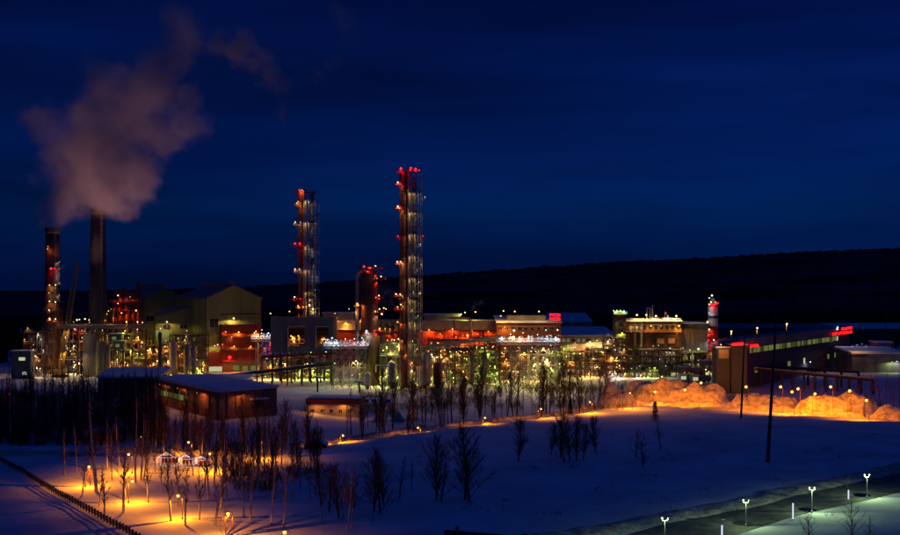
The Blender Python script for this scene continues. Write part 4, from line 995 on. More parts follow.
for a_, c_ in ho: MB().tube([(a_, -0.35, z0-1.2), (a_, -0.35, z1-0.6), (a_+0.6, -0.35, z1), (c_, -0.35, z1)], 0.3, 8).build('pipe_frame', 'white', t)
rn = random.Random(5)
for a_, c_ in ho:
    for k in range(3): drum(t, a_+2+k*2.4, 5+k*3, z0+3.2, 3.2, 0.9, ('tanpipe', 'silver', 'steel')[k], 'z')
    for k in range(5): z = z0+1+k*1.9; MB().bar((a_, 4+k*0.7, z), (c_, 4+k*0.7, z), 0.2, n=6).build('pipe', rn.choice(('tanpipe', 'steel', 'silver')), t)
for k in range(9):
    x = xl+1+(xr-xl-2)*k/8; b = MB(); b.box(x-.45, x+.45, 0.5, 1.4, 0, zb); b.build('leg', 'brown', t)
    b = MB(); b.box(x-.4, x+.4, 13.5, 14.4, 0, zb); b.build('leg', 'brown', t)
lamps(t, YB+4, [(291, 336, 'orange', .34), (298.3, 336, 'orange', .34), (294, 341, 'warm', .15), (324, 338, 'orange', .26), (321, 343, 'warm', .16)])
lamps(t, YB-2, [(326, 352, 'white', .24)])
t = unit('process_unit', 'dim green-yellow lit machinery under the grey block', 262, 332, 545, 14, 357, 2, 9, 'steel', 31, 14, ('green', 'warm', 'green', 'orange'), mats=('green', 'yellow', 'tanpipe', 'silver', 'white'), nd=14, npipe=18, nv=14, r=(.2, .34),
         pts=[(272.5, 376.5, 'warm', .5), (271, 365, 'orange', .36), (285, 364, 'orange', .3), (300, 371, 'green', .36), (312.5, 371, 'green', .44), (296, 380, 'green', .36), (305, 383, 'warm', .34), (312, 364, 'warm', .26), (287, 356, 'orange', .24)])

def gantry(label, px0, px1, Y, pt, dep, bays, lampkind, leg_m='gsteel', pts=(), n_l=5, clutter=7, name='floodlit_gantry', below=4):
    """a floodlit platform on lattice legs with rails and small machinery"""
    t = E(name, label, 'gantry', (px0+px1)/2, Y); s = Y/F; w = (px1-px0)/2*s; z = Z(pt, Y)
    b = MB(); b.box(-w, w, -0.3, dep, z-0.25, z)
    n = int(2*w/1.5)
    for i in range(n): x = -w+2*w*i/n; b.bar((x, -0.3, z-0.3), (x+2*w/n, -0.3, z-1.2 if i % 2 else z-0.3), 0.08, n=3)
    b.box(-w, w, -0.4, -0.2, z-1.5, z-1.2); b.build('platform', 'white', t)
    b = MB(); railing(b, -w, w, -0.2, dep, z, 1.3, 0.08, 1.2); b.build('railing', 'white', t)
    x0 = -w*0.55; x1 = w*0.9
    for i in range(bays+1):
        x = x0+(x1-x0)*i/bays
        for y in (0.3, dep-0.5): b = MB(); b.box(x-.18, x+.18, y-.18, y+.18, 0, z-.25); b.build('leg', leg_m, t)
    b = MB(); nz = max(2, int(z/4.5))
    for k in range(nz):
        za = (z-1)*k/nz; zb_ = (z-1)*(k+1)/nz
        for i in range(bays):
            xa = x0+(x1-x0)*i/bays; xb = x0+(x1-x0)*(i+1)/bays
            b.bar((xa, 0.3, za), (xb, 0.3, zb_), 0.13, n=3, cap=False); b.bar((xb, 0.3, za), (xa, 0.3, zb_), 0.13, n=3, cap=False)
            b.bar((xa, dep-.5, za), (xb, dep-.5, zb_), 0.13, n=3, cap=False)
        b.box(x0, x1, 0.15, 0.45, zb_-.15, zb_+.15)
    b.build('brace', leg_m, t)
    rn = random.Random(int(px0))
    for i in range(clutter):
        x = -w+2*w*(i+.5)/clutter; hh = rn.uniform(1.5, 3.6)
        if i % 2: drum(t, x, rn.uniform(1, dep-1), z+1.3, 1.8, .7, rn.choice(('white', 'silver', 'tan')), 'z')
        else: b = MB(); b.tube([(x, 1, z), (x, 1, z+hh), (x+1.6, 1, z+hh), (x+1.6, 1, z)], .16, 6); b.build('pipe', rn.choice(('white', 'red', 'gsteel')), t)
    for i in range(n_l): lamp(t, t.location+Vector((-w+2*w*(i+.5)/n_l, -0.3, z+2.6+rn.uniform(-.6, .8))), lampkind, rn.choice((.24, .28)))
    for i in range(below): lamp(t, t.location+Vector((rn.uniform(x0, x1), dep*0.5, z*rn.uniform(0.15, 0.9))), rn.choice(('warm', 'green')), .2)
    lamps(t, Y-1, pts); return t
gantry('small floodlit tower platform right in front of the red cladding', 251, 272, 548, 338.5, 7, 2, 'white', 'tanpipe', [(256, 331.5, 'orange', .36), (262, 330, 'white', .26), (270.5, 345, 'red', .6), (270.5, 343, 'orange', .28)], 3, 6)
gantry('wide floodlit white platform tower in front of the fat red column', 323, 368, 500, 345.5, 11, 4, 'white', 'gsteel', [(332, 338, 'white', .34), (351, 340, 'red', .3), (362, 338, 'white', .26), (356, 361, 'warm', .3)], 5, 10, below=6)
gantry('long floodlit platform with crossed lattice legs in the pipe maze', 497, 560, 505, 341.5, 10, 5, 'white', 'gsteel', [(514, 330.5, 'warm', .5), (523, 333, 'orange', .3), (543.5, 348.5, 'warm', .36), (547, 360, 'warm', .55), (524, 353, 'orange', .34), (557.5, 330, 'white', .36), (546, 330, 'white', .3), (551, 368, 'green', .3)], 7, 13, below=8)

def trestle(label, pa, pb, Ya, Yb, n, m='dark', pipes=((0, .35, 'steel'), (.8, .22, 'gsteel'), (1.5, .28, 'tanpipe')), snow=True, name='pipe_trestle', posts=True, pm='dark', truss=True):
    A = Vector((X(pa[0], Ya), Ya, Z(pa[1], Ya))); B = Vector((X(pb[0], Yb), Yb, Z(pb[1], Yb)))
    c = (A+B)/2; t = empty(name, label, 'pipe trestle', (c.x, c.y, 0)); o = Vector((c.x, c.y, 0)); A = A-o; B = B-o
    d = (B-A).normalized(); nn = Vector((-d.y, d.x, 0)).normalized()
    for off, r, mm in pipes: MB().bar(A+nn*off+Vector((0, 0, r)), B+nn*off+Vector((0, 0, r)), r, n=8).build('pipe', mm, t, smooth=False)
    b = MB(); 
    for off in (-0.3, 1.9): b.bar(A+nn*off-Vector((0, 0, .35)), B+nn*off-Vector((0, 0, .35)), .3, n=4)
    k = n*2
    for i in range(k if truss else 0): a_ = A.lerp(B, i/k); c_ = A.lerp(B, (i+1)/k); b.bar(a_+nn*-.3-Vector((0, 0, .35)), c_+nn*-.3-Vector((0, 0, 1.6)), .12, n=3); b.bar(c_+nn*-.3-Vector((0, 0, 1.6)), c_+nn*-.3-Vector((0, 0, .35)), .12, n=3)
    if truss: b.bar(A+nn*-.3-Vector((0, 0, 1.7)), B+nn*-.3-Vector((0, 0, 1.7)), .2, n=4)
    b.build('girder', m, t)
    if posts:
        for i in range(n+1):
            q = A.lerp(B, i/n); b = MB(); b.bar((q.x, q.y, -.3), (q.x, q.y, q.z-.3), .32, n=4); q2 = q+nn*1.6; b.bar((q2.x, q2.y, -.3), (q2.x, q2.y, q2.z-.3), .32, n=4); b.build('post', pm, t)
    if snow:
        b = MB(); b.bar(A+nn*.8+Vector((0, 0, .62)), B+nn*.8+Vector((0, 0, .62)), .3, n=6); b.build('snow_cap', 'roofsnow', t)
    return t
trestle('dark pipe trestle rising in front of the yellow hall toward the grey block', (196, 380), (332, 363.5), 500, 510, 9)
trestle('red-brown pipe bridge just under the grey block', (262, 357), (340, 353), 522, 522, 8, m='redclad', pm='brown', snow=False)
trestle('pale sloping pipe bridge running from the tallest column to the floodlit gantry', (425, 347), (500, 338), 512, 520, 5, m='tan', pipes=((0, .5, 'tan'), (1, .3, 'gsteel')), pm='steel')
trestle('long low pipe trestle between the conveyor hall and the orange banks', (720, 366), (872, 380), 520, 470, 14, m='dark', pm='dark', truss=False)
trestle('second pipe trestle just behind and above the low one at the right', (700, 362), (858, 372), 548, 500, 10, m='dark', pm='dark', snow=False, truss=False)

# ---------------------------------------------------------------- long low buildings behind the maze
def boxb(name, label, cat, px0, px1, Y, dep, pt, m, rm='roofsnow', over=.6, rt=.6, base=0.0, group=None, pr=0.0, rz=0):
    t = E(name, label, cat, (px0+px1)/2, Y, group, R(rz)); w = (px1-px0)/2*Y/F; z = Z(pt, Y)
    b = MB(); b.box(-w, w, 0, dep, base, z); b.build('wall', m, t)
    b = MB(); b.prism([(-w-over, -over, z+.02), (-w-over, dep+over, z+.02+pr), (-w-over, dep+over, z+rt+pr), (-w-over, -over, z+rt)], (2*(w+over), 0, 0)); b.f = [tuple(reversed(f)) for f in b.f]; b.build('roof', rm, t)
    return t, w, z
YH = 640
t, w, z = boxb('long_hall', 'long tan roofed hall with red lit wall seen behind the tallest column', 'industrial hall', 322, 508, YH, 30, 330, 'redclad', 'tan', rt=5.5, over=1.5, pr=0)
for i in range(26):
    x = -w+2*w*(i+.5)/26; b = MB(); b.box(x-w/26+.1, x+w/26-.1, -.35-.1*(i % 2), -.02, z-9, z-.6); b.build('red_panel', 'redclad', t)
b = MB(); b.box(-w-.2, w+.2, -2.2, -.02, z-10.2, z-9.6); b.build('ledge', 'tan', t)
lamps(t, YH-3, [(x_, y_, 'orange', r_) for x_, y_, r_ in ((429, 330, .4), (452.5, 329, .4), (467.5, 335.5, .6), (462.5, 342, .6), (476, 342, .4), (472, 331, .34), (487.5, 342.5, .26), (488.5, 331.5, .3), (445, 345, .3), (436, 343, .26), (499, 332, .36), (390, 328.5, .36), (388, 333, .24), (345, 326, .3), (330, 327.5, .24), (337, 318, .2), (440, 334, .28), (481, 337, .28), (456, 337, .28))])
lamps(t, YH-3, [(335, 313.5, 'orange', .26), (349, 309, 'warm', .25), (346, 322.5, 'orange', .3), (361, 319, 'orange', .2)])
b = MB()
for i in range(40): x = -w+2*w*(i+.5)/40; b.box(x-.1, x+.1, -1.62, -1.5, z+.1, z+5.4)
b.build('fascia_rib', 'tan', t)
t, w, z = boxb('roof_lantern', 'low tan raised roof section on top of the long hall, right of the tallest column', 'roof building', 424, 461, 655, 18, 315, 'tan', 'roofsnow', base=20, rt=.8)
lamps(t, 652, [(465, 312.5, 'green', .42), (475.5, 312, 'warm', .42)])
t, w, z = boxb('roof_lantern', 'small tan raised roof section on the long hall, left of the fat red column', 'roof building', 323, 354, 655, 18, 313.5, 'tan', 'roofsnow', base=20, rt=.8)
# slanting duct up on the roof
t = E('roof_duct', 'pale curved duct climbing over the roof of the long hall', 'duct', 468, 630)
s = 630/F; b = MB(); b.tube([(-12, 0, Z(318, 630)), (-1, 0, Z(318, 630)), (1.2, 0, Z(319, 630)), (1.6, 0, Z(326, 630))], .8, 10); b.bar((1.6, 0, Z(326, 630)), (1.6, 0, 18), .8, n=10); b.build('pipe', 'tan', t)
b = MB(); b.box(-8.4, -7.8, -.3, .3, 0, Z(319, 630)); b.build('support', 'steel', t)
t, w, z = boxb('brick_hall', 'long brick hall with a snowy roof and a red neon sign at its end', 'industrial hall', 497, 561, 618, 34, 323, 'brick', 'roofsnow', pr=3)
for i in range(10): window(t, -w+2*w*(i+.5)/10, z-3, 2.2, 1.6, glass='glass', mull=2)
lamps(t, 615, [(500.8, 316, 'orange', .4), (503.5, 311, 'warm', .38), (514.8, 311.5, 'warm', .42), (539, 311.5, 'warm', .42), (505, 327, 'orange', .3)])
b = MB(); b.box(-w+6, w-8, 8, 22, z+.6, z+4.2); b.build('roof_lantern', 'conc', t)
def neon(label, px0, px1, py0, py1, Y, rows, slope=0.0, nlet=10):
    t = E('neon_sign', label, 'sign', (px0+px1)/2, Y, 'red neon signs'); s = Y/F; w = (px1-px0)/2*s; z0 = Z(py1, Y); hh = (py1-py0)*s
    fr = MB()
    for (ra, rb_, a, c) in rows:
        z = z0+hh*ra; h_ = hh*(rb_-ra)*0.86; x0 = -w+2*w*a; x1 = -w+2*w*c; n = max(3, int(nlet*(c-a))); lw = (x1-x0)/n
        rn = random.Random(int(px0*7+a*10))
        for i in range(n):
            b = MB(); xa = x0+i*lw; zz = z+slope*(xa+w); tk = min(lw, h_)*0.30
            b.box(xa+.05*lw, xa+.05*lw+tk, -.12, .12, zz, zz+h_)
            k = rn.randrange(4)
            if k != 1: b.box(xa+.05*lw+tk, xa+.85*lw, -.12, .12, zz+h_-tk, zz+h_)
            if k != 2: b.box(xa+.05*lw+tk, xa+.85*lw, -.12, .12, zz, zz+tk)
            if k != 0: b.box(xa+.85*lw-tk, xa+.85*lw, -.12, .12, zz+tk, zz+h_-tk)
            b.build('letter', 'l_neon', t)
        fr.box(x0-.2, x1+.2, .15, .3, z+h_*.2+slope*(x0+w), z+h_*.3+slope*(x0+w)); 
    for k in range(5):
        x = -w+2*w*k/4; fr.bar((x, .4, z0-2.0), (x, .4, z0+hh+slope*(x+w)*.6), .09, n=4)
    fr.build('frame', 'dark', t); return t
neon('stacked red neon sign on the roof end of the brick hall', 549.5, 560.8, 313, 320.3, 612, ((0, .45, 0, 1), (.52, 1, 0, 1)), 0, 5)
t, w, z = boxb('snowy_roof_hall', 'low hall behind with a bright blue snowy roof, right of the neon sign', 'industrial hall', 553, 592, 760, 40, 322, 'conc', 'roofsnow', pr=5)
t, w, z = boxb('snowy_roof_hall', 'pale low hall with wide blue snow roof left of the brown tower building', 'industrial hall', 556, 616, 640, 50, 336, 'brickpale', 'roofsnow', pr=3.4)
for i in range(12): window(t, -w+2*w*(i+.5)/12, z-2.6, 1.8, 1.8, glass='l_win' if i % 3 else 'glass', mull=1)
lamps(t, 637, [(590, 342, 'warm', .45), (603.5, 345, 'green', .55), (597, 340.5, 'warm', .3), (608, 341.5, 'warm', .42), (613, 340, 'white', .28), (583, 347, 'orange', .26), (575, 343, 'warm', .22), (568, 346, 'green', .24)])
lamps(t, 637, [(622, 334.5, 'warm', .38)])

# ---------------------------------------------------------------- the pipe maze in the centre
maze = [
 # label, px0, px1, Y, dep, top, levels, bays, material, seed, lamps, kinds, mats, pts
 ('dim steel unit directly left of the tallest column foot', 380, 399, 505, 12, 345, 4, 3, 'green', 41, 5, ('warm', 'green'), [(388, 368, 'warm', .36), (393, 372, 'green', .3), (383, 379, 'green', .26), (398.5, 346, 'warm', .3), (391, 352, 'warm', .2)]),
 ('tall narrow unit just right of the tallest column', 424, 447, 520, 14, 348, 5, 4, 'steel', 42, 9, ('warm', 'green', 'orange'), [(425.5, 374, 'warm', .55), (440.5, 355, 'warm', .36), (431.5, 354.5, 'white', .3), (451, 356.5, 'warm', .34), (430, 365, 'orange', .24)]),
 ('densest rusty unit left of centre in the pipe maze', 447, 474, 528, 16, 350, 5, 5, 'steel', 43, 10, ('warm', 'green', 'orange'), [(454.3, 382.5, 'green', .6), (456.5, 352, 'warm', .22), (449.5, 393, 'green', .55), (458, 389, 'green', .45), (466, 377, 'warm', .3), (440, 355, 'orange', .2)]),
 ('unit with green lights at the middle of the pipe maze', 474, 500, 524, 16, 352, 5, 5, 'green', 44, 9, ('green', 'warm', 'green'), [(476, 381, 'green', .45), (481, 384, 'green', .6), (487, 392, 'green', .34), (492, 388, 'warm', .3), (470, 391, 'warm', .28)]),
 ('unit behind the crossed lattice legs of the long gantry', 500, 528, 540, 14, 352, 5, 5, 'steel', 45, 8, ('warm', 'orange', 'green'), [(505, 362, 'orange', .26), (518, 372, 'warm', .22)]),
 ('unit with pale pipes at the right end of the long gantry', 528, 560, 540, 14, 350, 5, 6, 'green', 46, 9, ('warm', 'green', 'warm'), [(534, 366, 'warm', .3), (540, 376, 'orange', .3)]),
 ('low dark unit below the pale snow-roofed hall', 560, 590, 560, 14, 352, 3, 6, 'steel', 47, 6, ('orange', 'warm', 'green'), [(564, 349, 'green', .28), (570, 362, 'orange', .22)]),
 ('low unit beside the corner of the brown tower building', 588, 620, 566, 14, 350, 4, 6, 'steel', 48, 8, ('warm', 'orange', 'warm'), [(611, 357, 'orange', .36), (609.8, 372.5, 'warm', .36), (615, 373, 'white', .22), (623, 368, 'warm', .2), (590, 372.5, 'orange', .4)]),
]
for (lb, a_, c_, Y, dep, top, lv, bays, m, sd, nl, kinds, pts) in maze:
    unit('process_unit', lb, a_, c_, Y, dep, top, lv, bays, m, sd, nl+5, kinds, mats=('silver', 'steel', 'green', 'tanpipe', 'gsteel', 'white'), nd=10, npipe=24, nv=16, r=(.15, .30), pts=pts, pr=.18)
unit('process_unit', 'rear unit rising against the red lit wall, right of the tallest column', 428, 470, 580, 14, 340, 4, 8, 'vessel', 51, 8, ('orange',), mats=('red', 'steel', 'tanpipe'), nd=8, npipe=16, nv=14, r=(.15, .24))
unit('process_unit', 'rear unit rising against the red lit wall, left of the long gantry', 470, 500, 590, 14, 338, 4, 6, 'vessel', 52, 8, ('orange',), mats=('red', 'steel', 'tanpipe'), nd=8, npipe=14, nv=12, r=(.15, .24))
unit('process_unit', 'unit between the fat red column and the tallest column', 380, 398, 560, 14, 322, 5, 3, 'steel', 53, 8, ('orange', 'warm', 'orange'), mats=('red', 'steel', 'tanpipe', 'silver'), nd=6, npipe=12, nv=8, pts=[(386, 309, 'green', .3), (383.5, 346, 'warm', .3)])
for i, (px, Y, r, pt, m, lb) in enumerate(((392, 495, 2.0, 361, 'silver', 'pale drum-topped vessel left of the tallest column foot'), (424.5, 498, 1.6, 352, 'silver', 'silver vessel touching the right side of the tallest column'),
    (428, 510, 1.4, 352, 'tanpipe', 'tan vessel, second to the right of the tallest column'), (472, 515, 1.3, 354, 'green', 'green vessel, left one of a pair in the middle of the maze'), (484.5, 515, 1.3, 354, 'green', 'green vessel, right one of a pair in the middle of the maze'),
    (367.5, 492, 1.3, 372, 'white', 'small white vessel at the foot of the fat red column'), (430, 496, 3.6, 387, 'green', 'squat green tank on the snow right of the tallest column'), (438, 500, 2.2, 362, 'vessel', 'dark red round-topped vessel right of the tallest column'))):
    silo(lb, px, Y, r, pt, m, pz=0 if r > 3 else 1.5, name='process_vessel', cat='vessel')
for (px, py, lb) in ((317.5, 377.5, 'snow-topped lamp canopy on a thick post left of the wide white gantry'), (359.5, 382, 'snow-topped canopy on a dark post right of the wide white gantry')):
    Y = 478; t = E('canopy_post', lb, 'canopy', px, Y); z = Z(py, Y)
    b = MB(); b.box(-.35, .35, -.35, .35, 0, z); b.build('post', 'dark', t)
    b = MB(); b.box(-2, 2, -1.5, 1.5, z, z+.3); b.build('canopy', 'dark', t)
    b = MB(); b.lathe([(1.9, z+.3), (1.7, z+.6), (.6, z+.75)], 10); b.build('snow_cap', 'roofsnow', t)

# ---------------------------------------------------------------- brown tower building and its neighbours
YT = 590
t, w, z = boxb('brown_process_building', 'big brown process building with lamps and pipes along its roof', 'industrial building', 625, 681, YT, 34, 321.5, 'brown', 'roofsnow', rt=.5)
for i in range(9):
    x = -w+2*w*(i+.5)/9; b = MB(); b.box(x-w/9+.12, x+w/9-.12, -.3-.1*(i % 2), -.02, 8, z-6.5); b.build('wall_panel', 'brown', t)
b = MB(); b.box(-w-.2, w+.2, -2.4, -.02, z-6.0, z-5.6); railing(b, -w, w, -2.3, -.1, z-5.6, 1.2, .07, 2); b.build('walkway', 'steel', t)
for i in range(10): window(t, -w+2*w*(i+.5)/10, z-3.2, 1.8, 2.4, glass='glass', frame='brown', mull=1)
b = MB(); railing(b, -w, w, .2, 33, z+.5, 1.2, .07, 2); b.build('roof_railing', 'gsteel', t)
sx = lambda px, Y=YT: X(px, Y)-t.location.x
b = MB(); b.tube([(sx(648), 3, z), (sx(648), 3, Z(308, YT)), (sx(651), 3, Z(308, YT)), (sx(651), 3, z)], .35, 8); b.bar((sx(653.5), 3, z), (sx(653.5), 3, Z(305, YT)), .4, n=8); b.build('vent_pipe', 'gsteel', t)
b = MB(); b.tube([(sx(665), 2, z), (sx(666), 2, z+5.5), (sx(669), 2, z+2)], .3, 6); b.box(sx(665)-1, sx(669)+1, 1, 3, z+.5, z+2); b.build('roof_machine', 'white', t)
lamps(t, YT-1.5, [(637, 315, 'warm', .5), (646.3, 315, 'warm', .44), (656, 316, 'warm', .5), (676.3, 316, 'warm', .5), (635, 325, 'warm', .4), (665.5, 313, 'red', .3), (668, 316, 'white', .2)])
lamps(t, YT-3.5, [(651, 326, 'orange', .36), (679, 326, 'orange', .5), (670, 348.5, 'white', .44), (677, 333.5, 'orange', .18), (644, 349, 'warm', .15), (661, 326, 'orange', .2)])
for px in (634, 640.5):
    b = MB(); b.bar((sx(px), -3, 0), (sx(px), -3, Z(323, YT)), .5, n=8); b.build('downpipe', 'gsteel', t)
for px in (657, 668): b = MB(); b.box(sx(px), sx(px)+3.6, -.9, -.45, 16, z-9); b.build('wall_duct', 'tanpipe', t)
t, w, z = boxb('corner_tower', 'narrow brown stair tower with green-white lights on its roof', 'tower', 615.5, 626, YT-6, 10, 314.5, 'brown', 'greyclad', rt=.4)
lamps(t, YT-7, [(613.8, 310.8, 'white', .34), (617, 310.5, 'green', .34), (620.5, 310.5, 'green', .34), (624, 311, 'white', .34), (622, 333, 'green', .34)])
b = MB(); railing(b, -w-.5, w+.5, -.5, 10, z+.4, 1.3, .08, 1.2); b.box(-w-.8, w+.8, -.8, 10.3, z+.1, z+.42); b.build('roof_platform', 'green', t)
for k in range(5): window(t, 0, 8+k*5, 2.0, 2.2, glass='l_win' if k == 1 else 'glass', frame='brown')
t, w, z = boxb('grey_process_building', 'plain grey-brown building between the brown process building and the striped tower', 'industrial building', 681, 708, YT+6, 30, 324, 'conc', 'roofsnow', rt=.5)
for i in range(6): x = -w+2*w*(i+.5)/6; b = MB(); b.box(x-w/6+.1, x+w/6-.1, -.25-.08*(i % 2), -.02, 5, z-5); b.build('wall_panel', 'conc', t)
b = MB(); b.box(-w, w, -1.6, -.02, z-2.0, z-1.6); railing(b, -w, w, -1.5, -.1, z+.6, 1.1, .06, 2); b.build('walkway', 'green', t)
lamps(t, YT-1, [(698.5, 349, 'green', .55), (690, 350, 'warm', .22), (683, 348, 'warm', .18)])
for args in (('dark steel unit at the foot of the stair tower', 606, 628, 560, 12, 338, 5, 3, 'steel', 61, 6, ('warm', 'white', 'warm'), [(611, 358, 'orange', .3), (624, 350, 'warm', .26), (612, 374, 'white', .3), (616, 373.5, 'white', .24)]),
             ('long low unit with snow-topped pipes at the foot of the brown building', 628, 682, 560, 14, 350, 4, 9, 'dark', 62, 8, ('warm', 'green', 'white'), [(624.5, 375, 'orange', .3), (655, 368, 'green', .3), (637, 375.5, 'white', .24), (641, 375, 'warm', .24), (662, 377, 'warm', .4), (650, 371, 'green', .2)]),
             ('unit with pale drums below the grey-brown building', 682, 716, 556, 14, 354, 3, 5, 'dark', 63, 4, ('warm', 'green'), [(713.5, 351.5, 'orange', .36)])):
    lb, a_, c_, Y, dep, top, lv, bays, m, sd, nl, kinds, pts = args
    unit('process_unit', lb, a_, c_, Y, dep, top, lv, bays, m, sd, nl, kinds, mats=('steel', 'gsteel', 'brown', 'white', 'tanpipe'), nd=8, npipe=16, nv=8, r=(.12, .2), pts=pts)
for i, (px, py, w_) in enumerate(((684, 367, 6), (697, 368, 4.5), (710, 361, 9), (722, 369, 5), (690, 378, 5), (706, 376, 4))):
    Y = 530; t = E('snowy_drum', ('fat horizontal drum with snow on top below the grey-brown building', 'shorter snowy drum right beside the fat one', 'longest snowy drum under the striped tower', 'snowy drum near the pale lit cabin', 'low snowy drum just above the orange bank', 'small low snowy drum right of the lowest one')[i], 'tank', px, Y, 'snow covered drums'); z = Z(py, Y)
    drum(t, 0, 0, z-1.2, w_, 1.3, 'conc', 'x', 'shell')
    b = MB(); b.box(-w_*.3-.3, -w_*.3+.3, -1, 1, 0, z-2.3); b.box(w_*.3-.3, w_*.3+.3, -1, 1, 0, z-2.3); b.build('saddle', 'steel', t)
    b = MB(); b.prism([(-w_/2, -.9, z-.35), (-w_/2, 0, z+.45), (-w_/2, .9, z-.35)], (w_, 0, 0)); b.build('snow_cap', 'roofsnow', t)
for i, (px0, px1, pt, pb) in enumerate(((680, 687, 375, 381), (692, 699, 376, 381), (716, 722, 373, 378), (726, 732, 374, 380))):
    t = E('lit_shed', ('small shed with a pale lit front under the fat snowy drum', 'small lit shed second to the right of the fat drum', 'small pale lit shed under the longest snowy drum', 'small lit shed left of the conveyor hall foot')[i], 'shed', (px0+px1)/2, 520); w = (px1-px0)/2*520/F; z = Z(pt, 520)
    b = MB(); b.box(-w, w, 0, 4, 0, z); b.build('wall', 'white', t); b = MB(); b.box(-w-.3, w+.3, -.3, 4.3, z, z+.5); b.build('roof', 'roofsnow', t)
    window(t, 0, z-1.4, w*1.5, 1.6, glass='l_winw', mull=2)

# striped tower
YS = 600
t = E('striped_chimney', 'short round chimney with red crown, pale bands and a lamp on top', 'chimney', 713, YS); s = YS/F
H_ = Z(304, YS)
for (a_, c_, m, rr) in ((0, Z(326, YS), 'red', 2.6), (Z(326, YS), Z(318.5, YS), 'white', 2.65), (Z(318.5, YS), Z(315.5, YS), 'darkblue', 2.62), (Z(315.5, YS), Z(306.8, YS), 'white', 2.6), (Z(306.8, YS), Z(303.6, YS), 'red', 2.75)):
    MB().lathe([(rr+.15, a_), (rr, c_)], 20).build('band', m, t, smooth=False)
b = MB(); b.lathe([(2.7, Z(303.6, YS)), (3.1, Z(303.4, YS)), (3.1, Z(303, YS)), (1.6, Z(302.8, YS)), (1.3, Z(299, YS)), (.5, Z(298, YS))], 16); b.build('cap', 'steel', t)
b = MB(); hs = 3.0; z1 = Z(327, YS)
for sx_ in (-1, 1):
    for sy in (-1, 1): b.bar((sx_*hs-1.2, sy*hs, 12), (sx_*hs-1.2, sy*hs, z1), .22, n=4)
for k in range(5):
    za = 12+(z1-12)*k/5; zb = 12+(z1-12)*(k+1)/5; b.bar((-hs-1.2, -hs, za), (hs-1.2, -hs, zb), .16, n=3); b.bar((hs-1.2, -hs, za), (-hs-1.2, -hs, zb), .16, n=3); b.box(-hs-1.3, hs-1.1, -hs-.1, hs+.1, zb-.25, zb)
b.build('lattice', 'red', t)
ladder(t, -2.6, -1.2, 10, Z(303, YS))
lamps(t, YS-3.6, [(712, 295.5, 'white', .5), (709.3, 298, 'white', .34), (709.3, 304.5, 'white', .3), (709.3, 313, 'white', .32), (707.5, 322, 'warm', .55), (709.3, 329.5, 'warm', .42), (711, 302, 'green', .42), (715.5, 302, 'green', .28), (711.3, 304.6, 'red', .6), (714, 304.8, 'red', .6), (716.5, 303.6, 'red', .6), (718.2, 302.8, 'red', .35), (709, 335, 'red', .6), (708, 340, 'red', .5), (711, 346, 'red', .6), (712, 334, 'red', .3)], .22)
lamps(t, YS-8, [(713.8, 340, 'white', .36), (720, 339.5, 'white', .34)])
b = MB(); b.bar((0, 0, Z(298, YS)), (0, 0, Z(294.5, YS)), .15, n=6); b.build('mast', 'steel', t)

# ---------------------------------------------------------------- conveyor hall at the right with neon signs
A = Vector((X(731, 480), 480)); B = Vector((X(849, 649), 649)); d = (B-A); Ln = d.length; ang = math.atan2(d.y, d.x)
t = empty('glass_gallery_hall', 'long office hall with a lit window strip and red neon signs on its roof', 'office building', (A.x, A.y, 0), ang)
def lz(u, py): Y = A.y+(B.y-A.y)*u; return Z(py, Y)
ze = 22.0; wt = 18.6; wb = 15.6
b = MB(); b.box(0, Ln, 0, 5, wt, ze); b.build('upper_wall', 'greyclad', t)
b = MB(); b.box(0, Ln*.12, 0, 5, wb, wt); b.box(Ln*.88, Ln, 0, 5, wb, wt); b.box(Ln*.12, Ln*.88, 2.5, 5, wb, wt); b.build('wall', 'darkviolet', t)
b = MB(); b.box(-.3, Ln+.3, -.5, 5.3, wb-5.0, wb); b.build('belt_wall', 'darkviolet', t)
b = MB(); b.box(.2, Ln-.2, .3, 4.8, 0, wb-5.0); b.build('lower_wall', 'darkviolet', t)
b = MB(); b.prism([(-.8, -1, ze+.03), (-.8, 6, ze+.03), (-.8, 6, ze+.9), (-.8, 2.5, ze+1.9), (-.8, -1, ze+.9)], (Ln+1.6, 0, 0)); b.f = [tuple(reversed(f)) for f in b.f]; b.build('roof', 'greyclad', t)
nn = 17
for i in range(nn):
    xa = Ln*(.12+.76*i/nn); xb = Ln*(.12+.76*(i+1)/nn)
    fr = MB(); fr.box(xa, xa+.28, -.1, .25, wb, wt); fr.box(xa+.28, xb, -.1, .25, wt-.25, wt); fr.box(xa+.28, xb, -.1, .25, wb, wb+.25); f_ = fr.build('window', 'dark', t)
    for k in range(3):
        q = (xb-xa-.28)/3; p_ = MB(); p_.box(xa+.28+k*q+.05, xa+.28+(k+1)*q-.05, .1, .14, wb+.25, wt-.25); p_.build('pane', RND.choice(('l_win', 'l_win', 'l_win_dim', 'l_winw' if i > 12 else 'l_win_dim')), f_)
for u, w_, h_, kd in ((.17, 4, 2.4, 'l_win'), (.3, 4, 2.2, 'glass'), (.42, 5, 2.4, 'l_win'), (.55, 3, 3, 'l_winw'), (.68, 3, 4.2, 'glass'), (.78, 3.2, 2.6, 'l_win'), (.85, 3.2, 2.6, 'l_win')):
    window(t, Ln*u, wb-8, w_, h_, y=.28, glass=kd, mull=3)
def onhall(u, py, kind, r, dy=-2): Y = A.y+(B.y-A.y)*u; lamp(t, Vector((A.x+d.x*u, Y, Z(py, Y)))+Vector((0, dy, 0)), kind, r)
onhall(.86, 327.3, 'white', .5); onhall(.58, 361.5, 'white', .3, -4)
t2, w, z = boxb('pale_lit_block', 'small block with a pale yellow lit wall at the left end of the office hall', 'building', 716.5, 731, 474, 8, 348, 'darkblue', 'roofsnow', rt=.7)
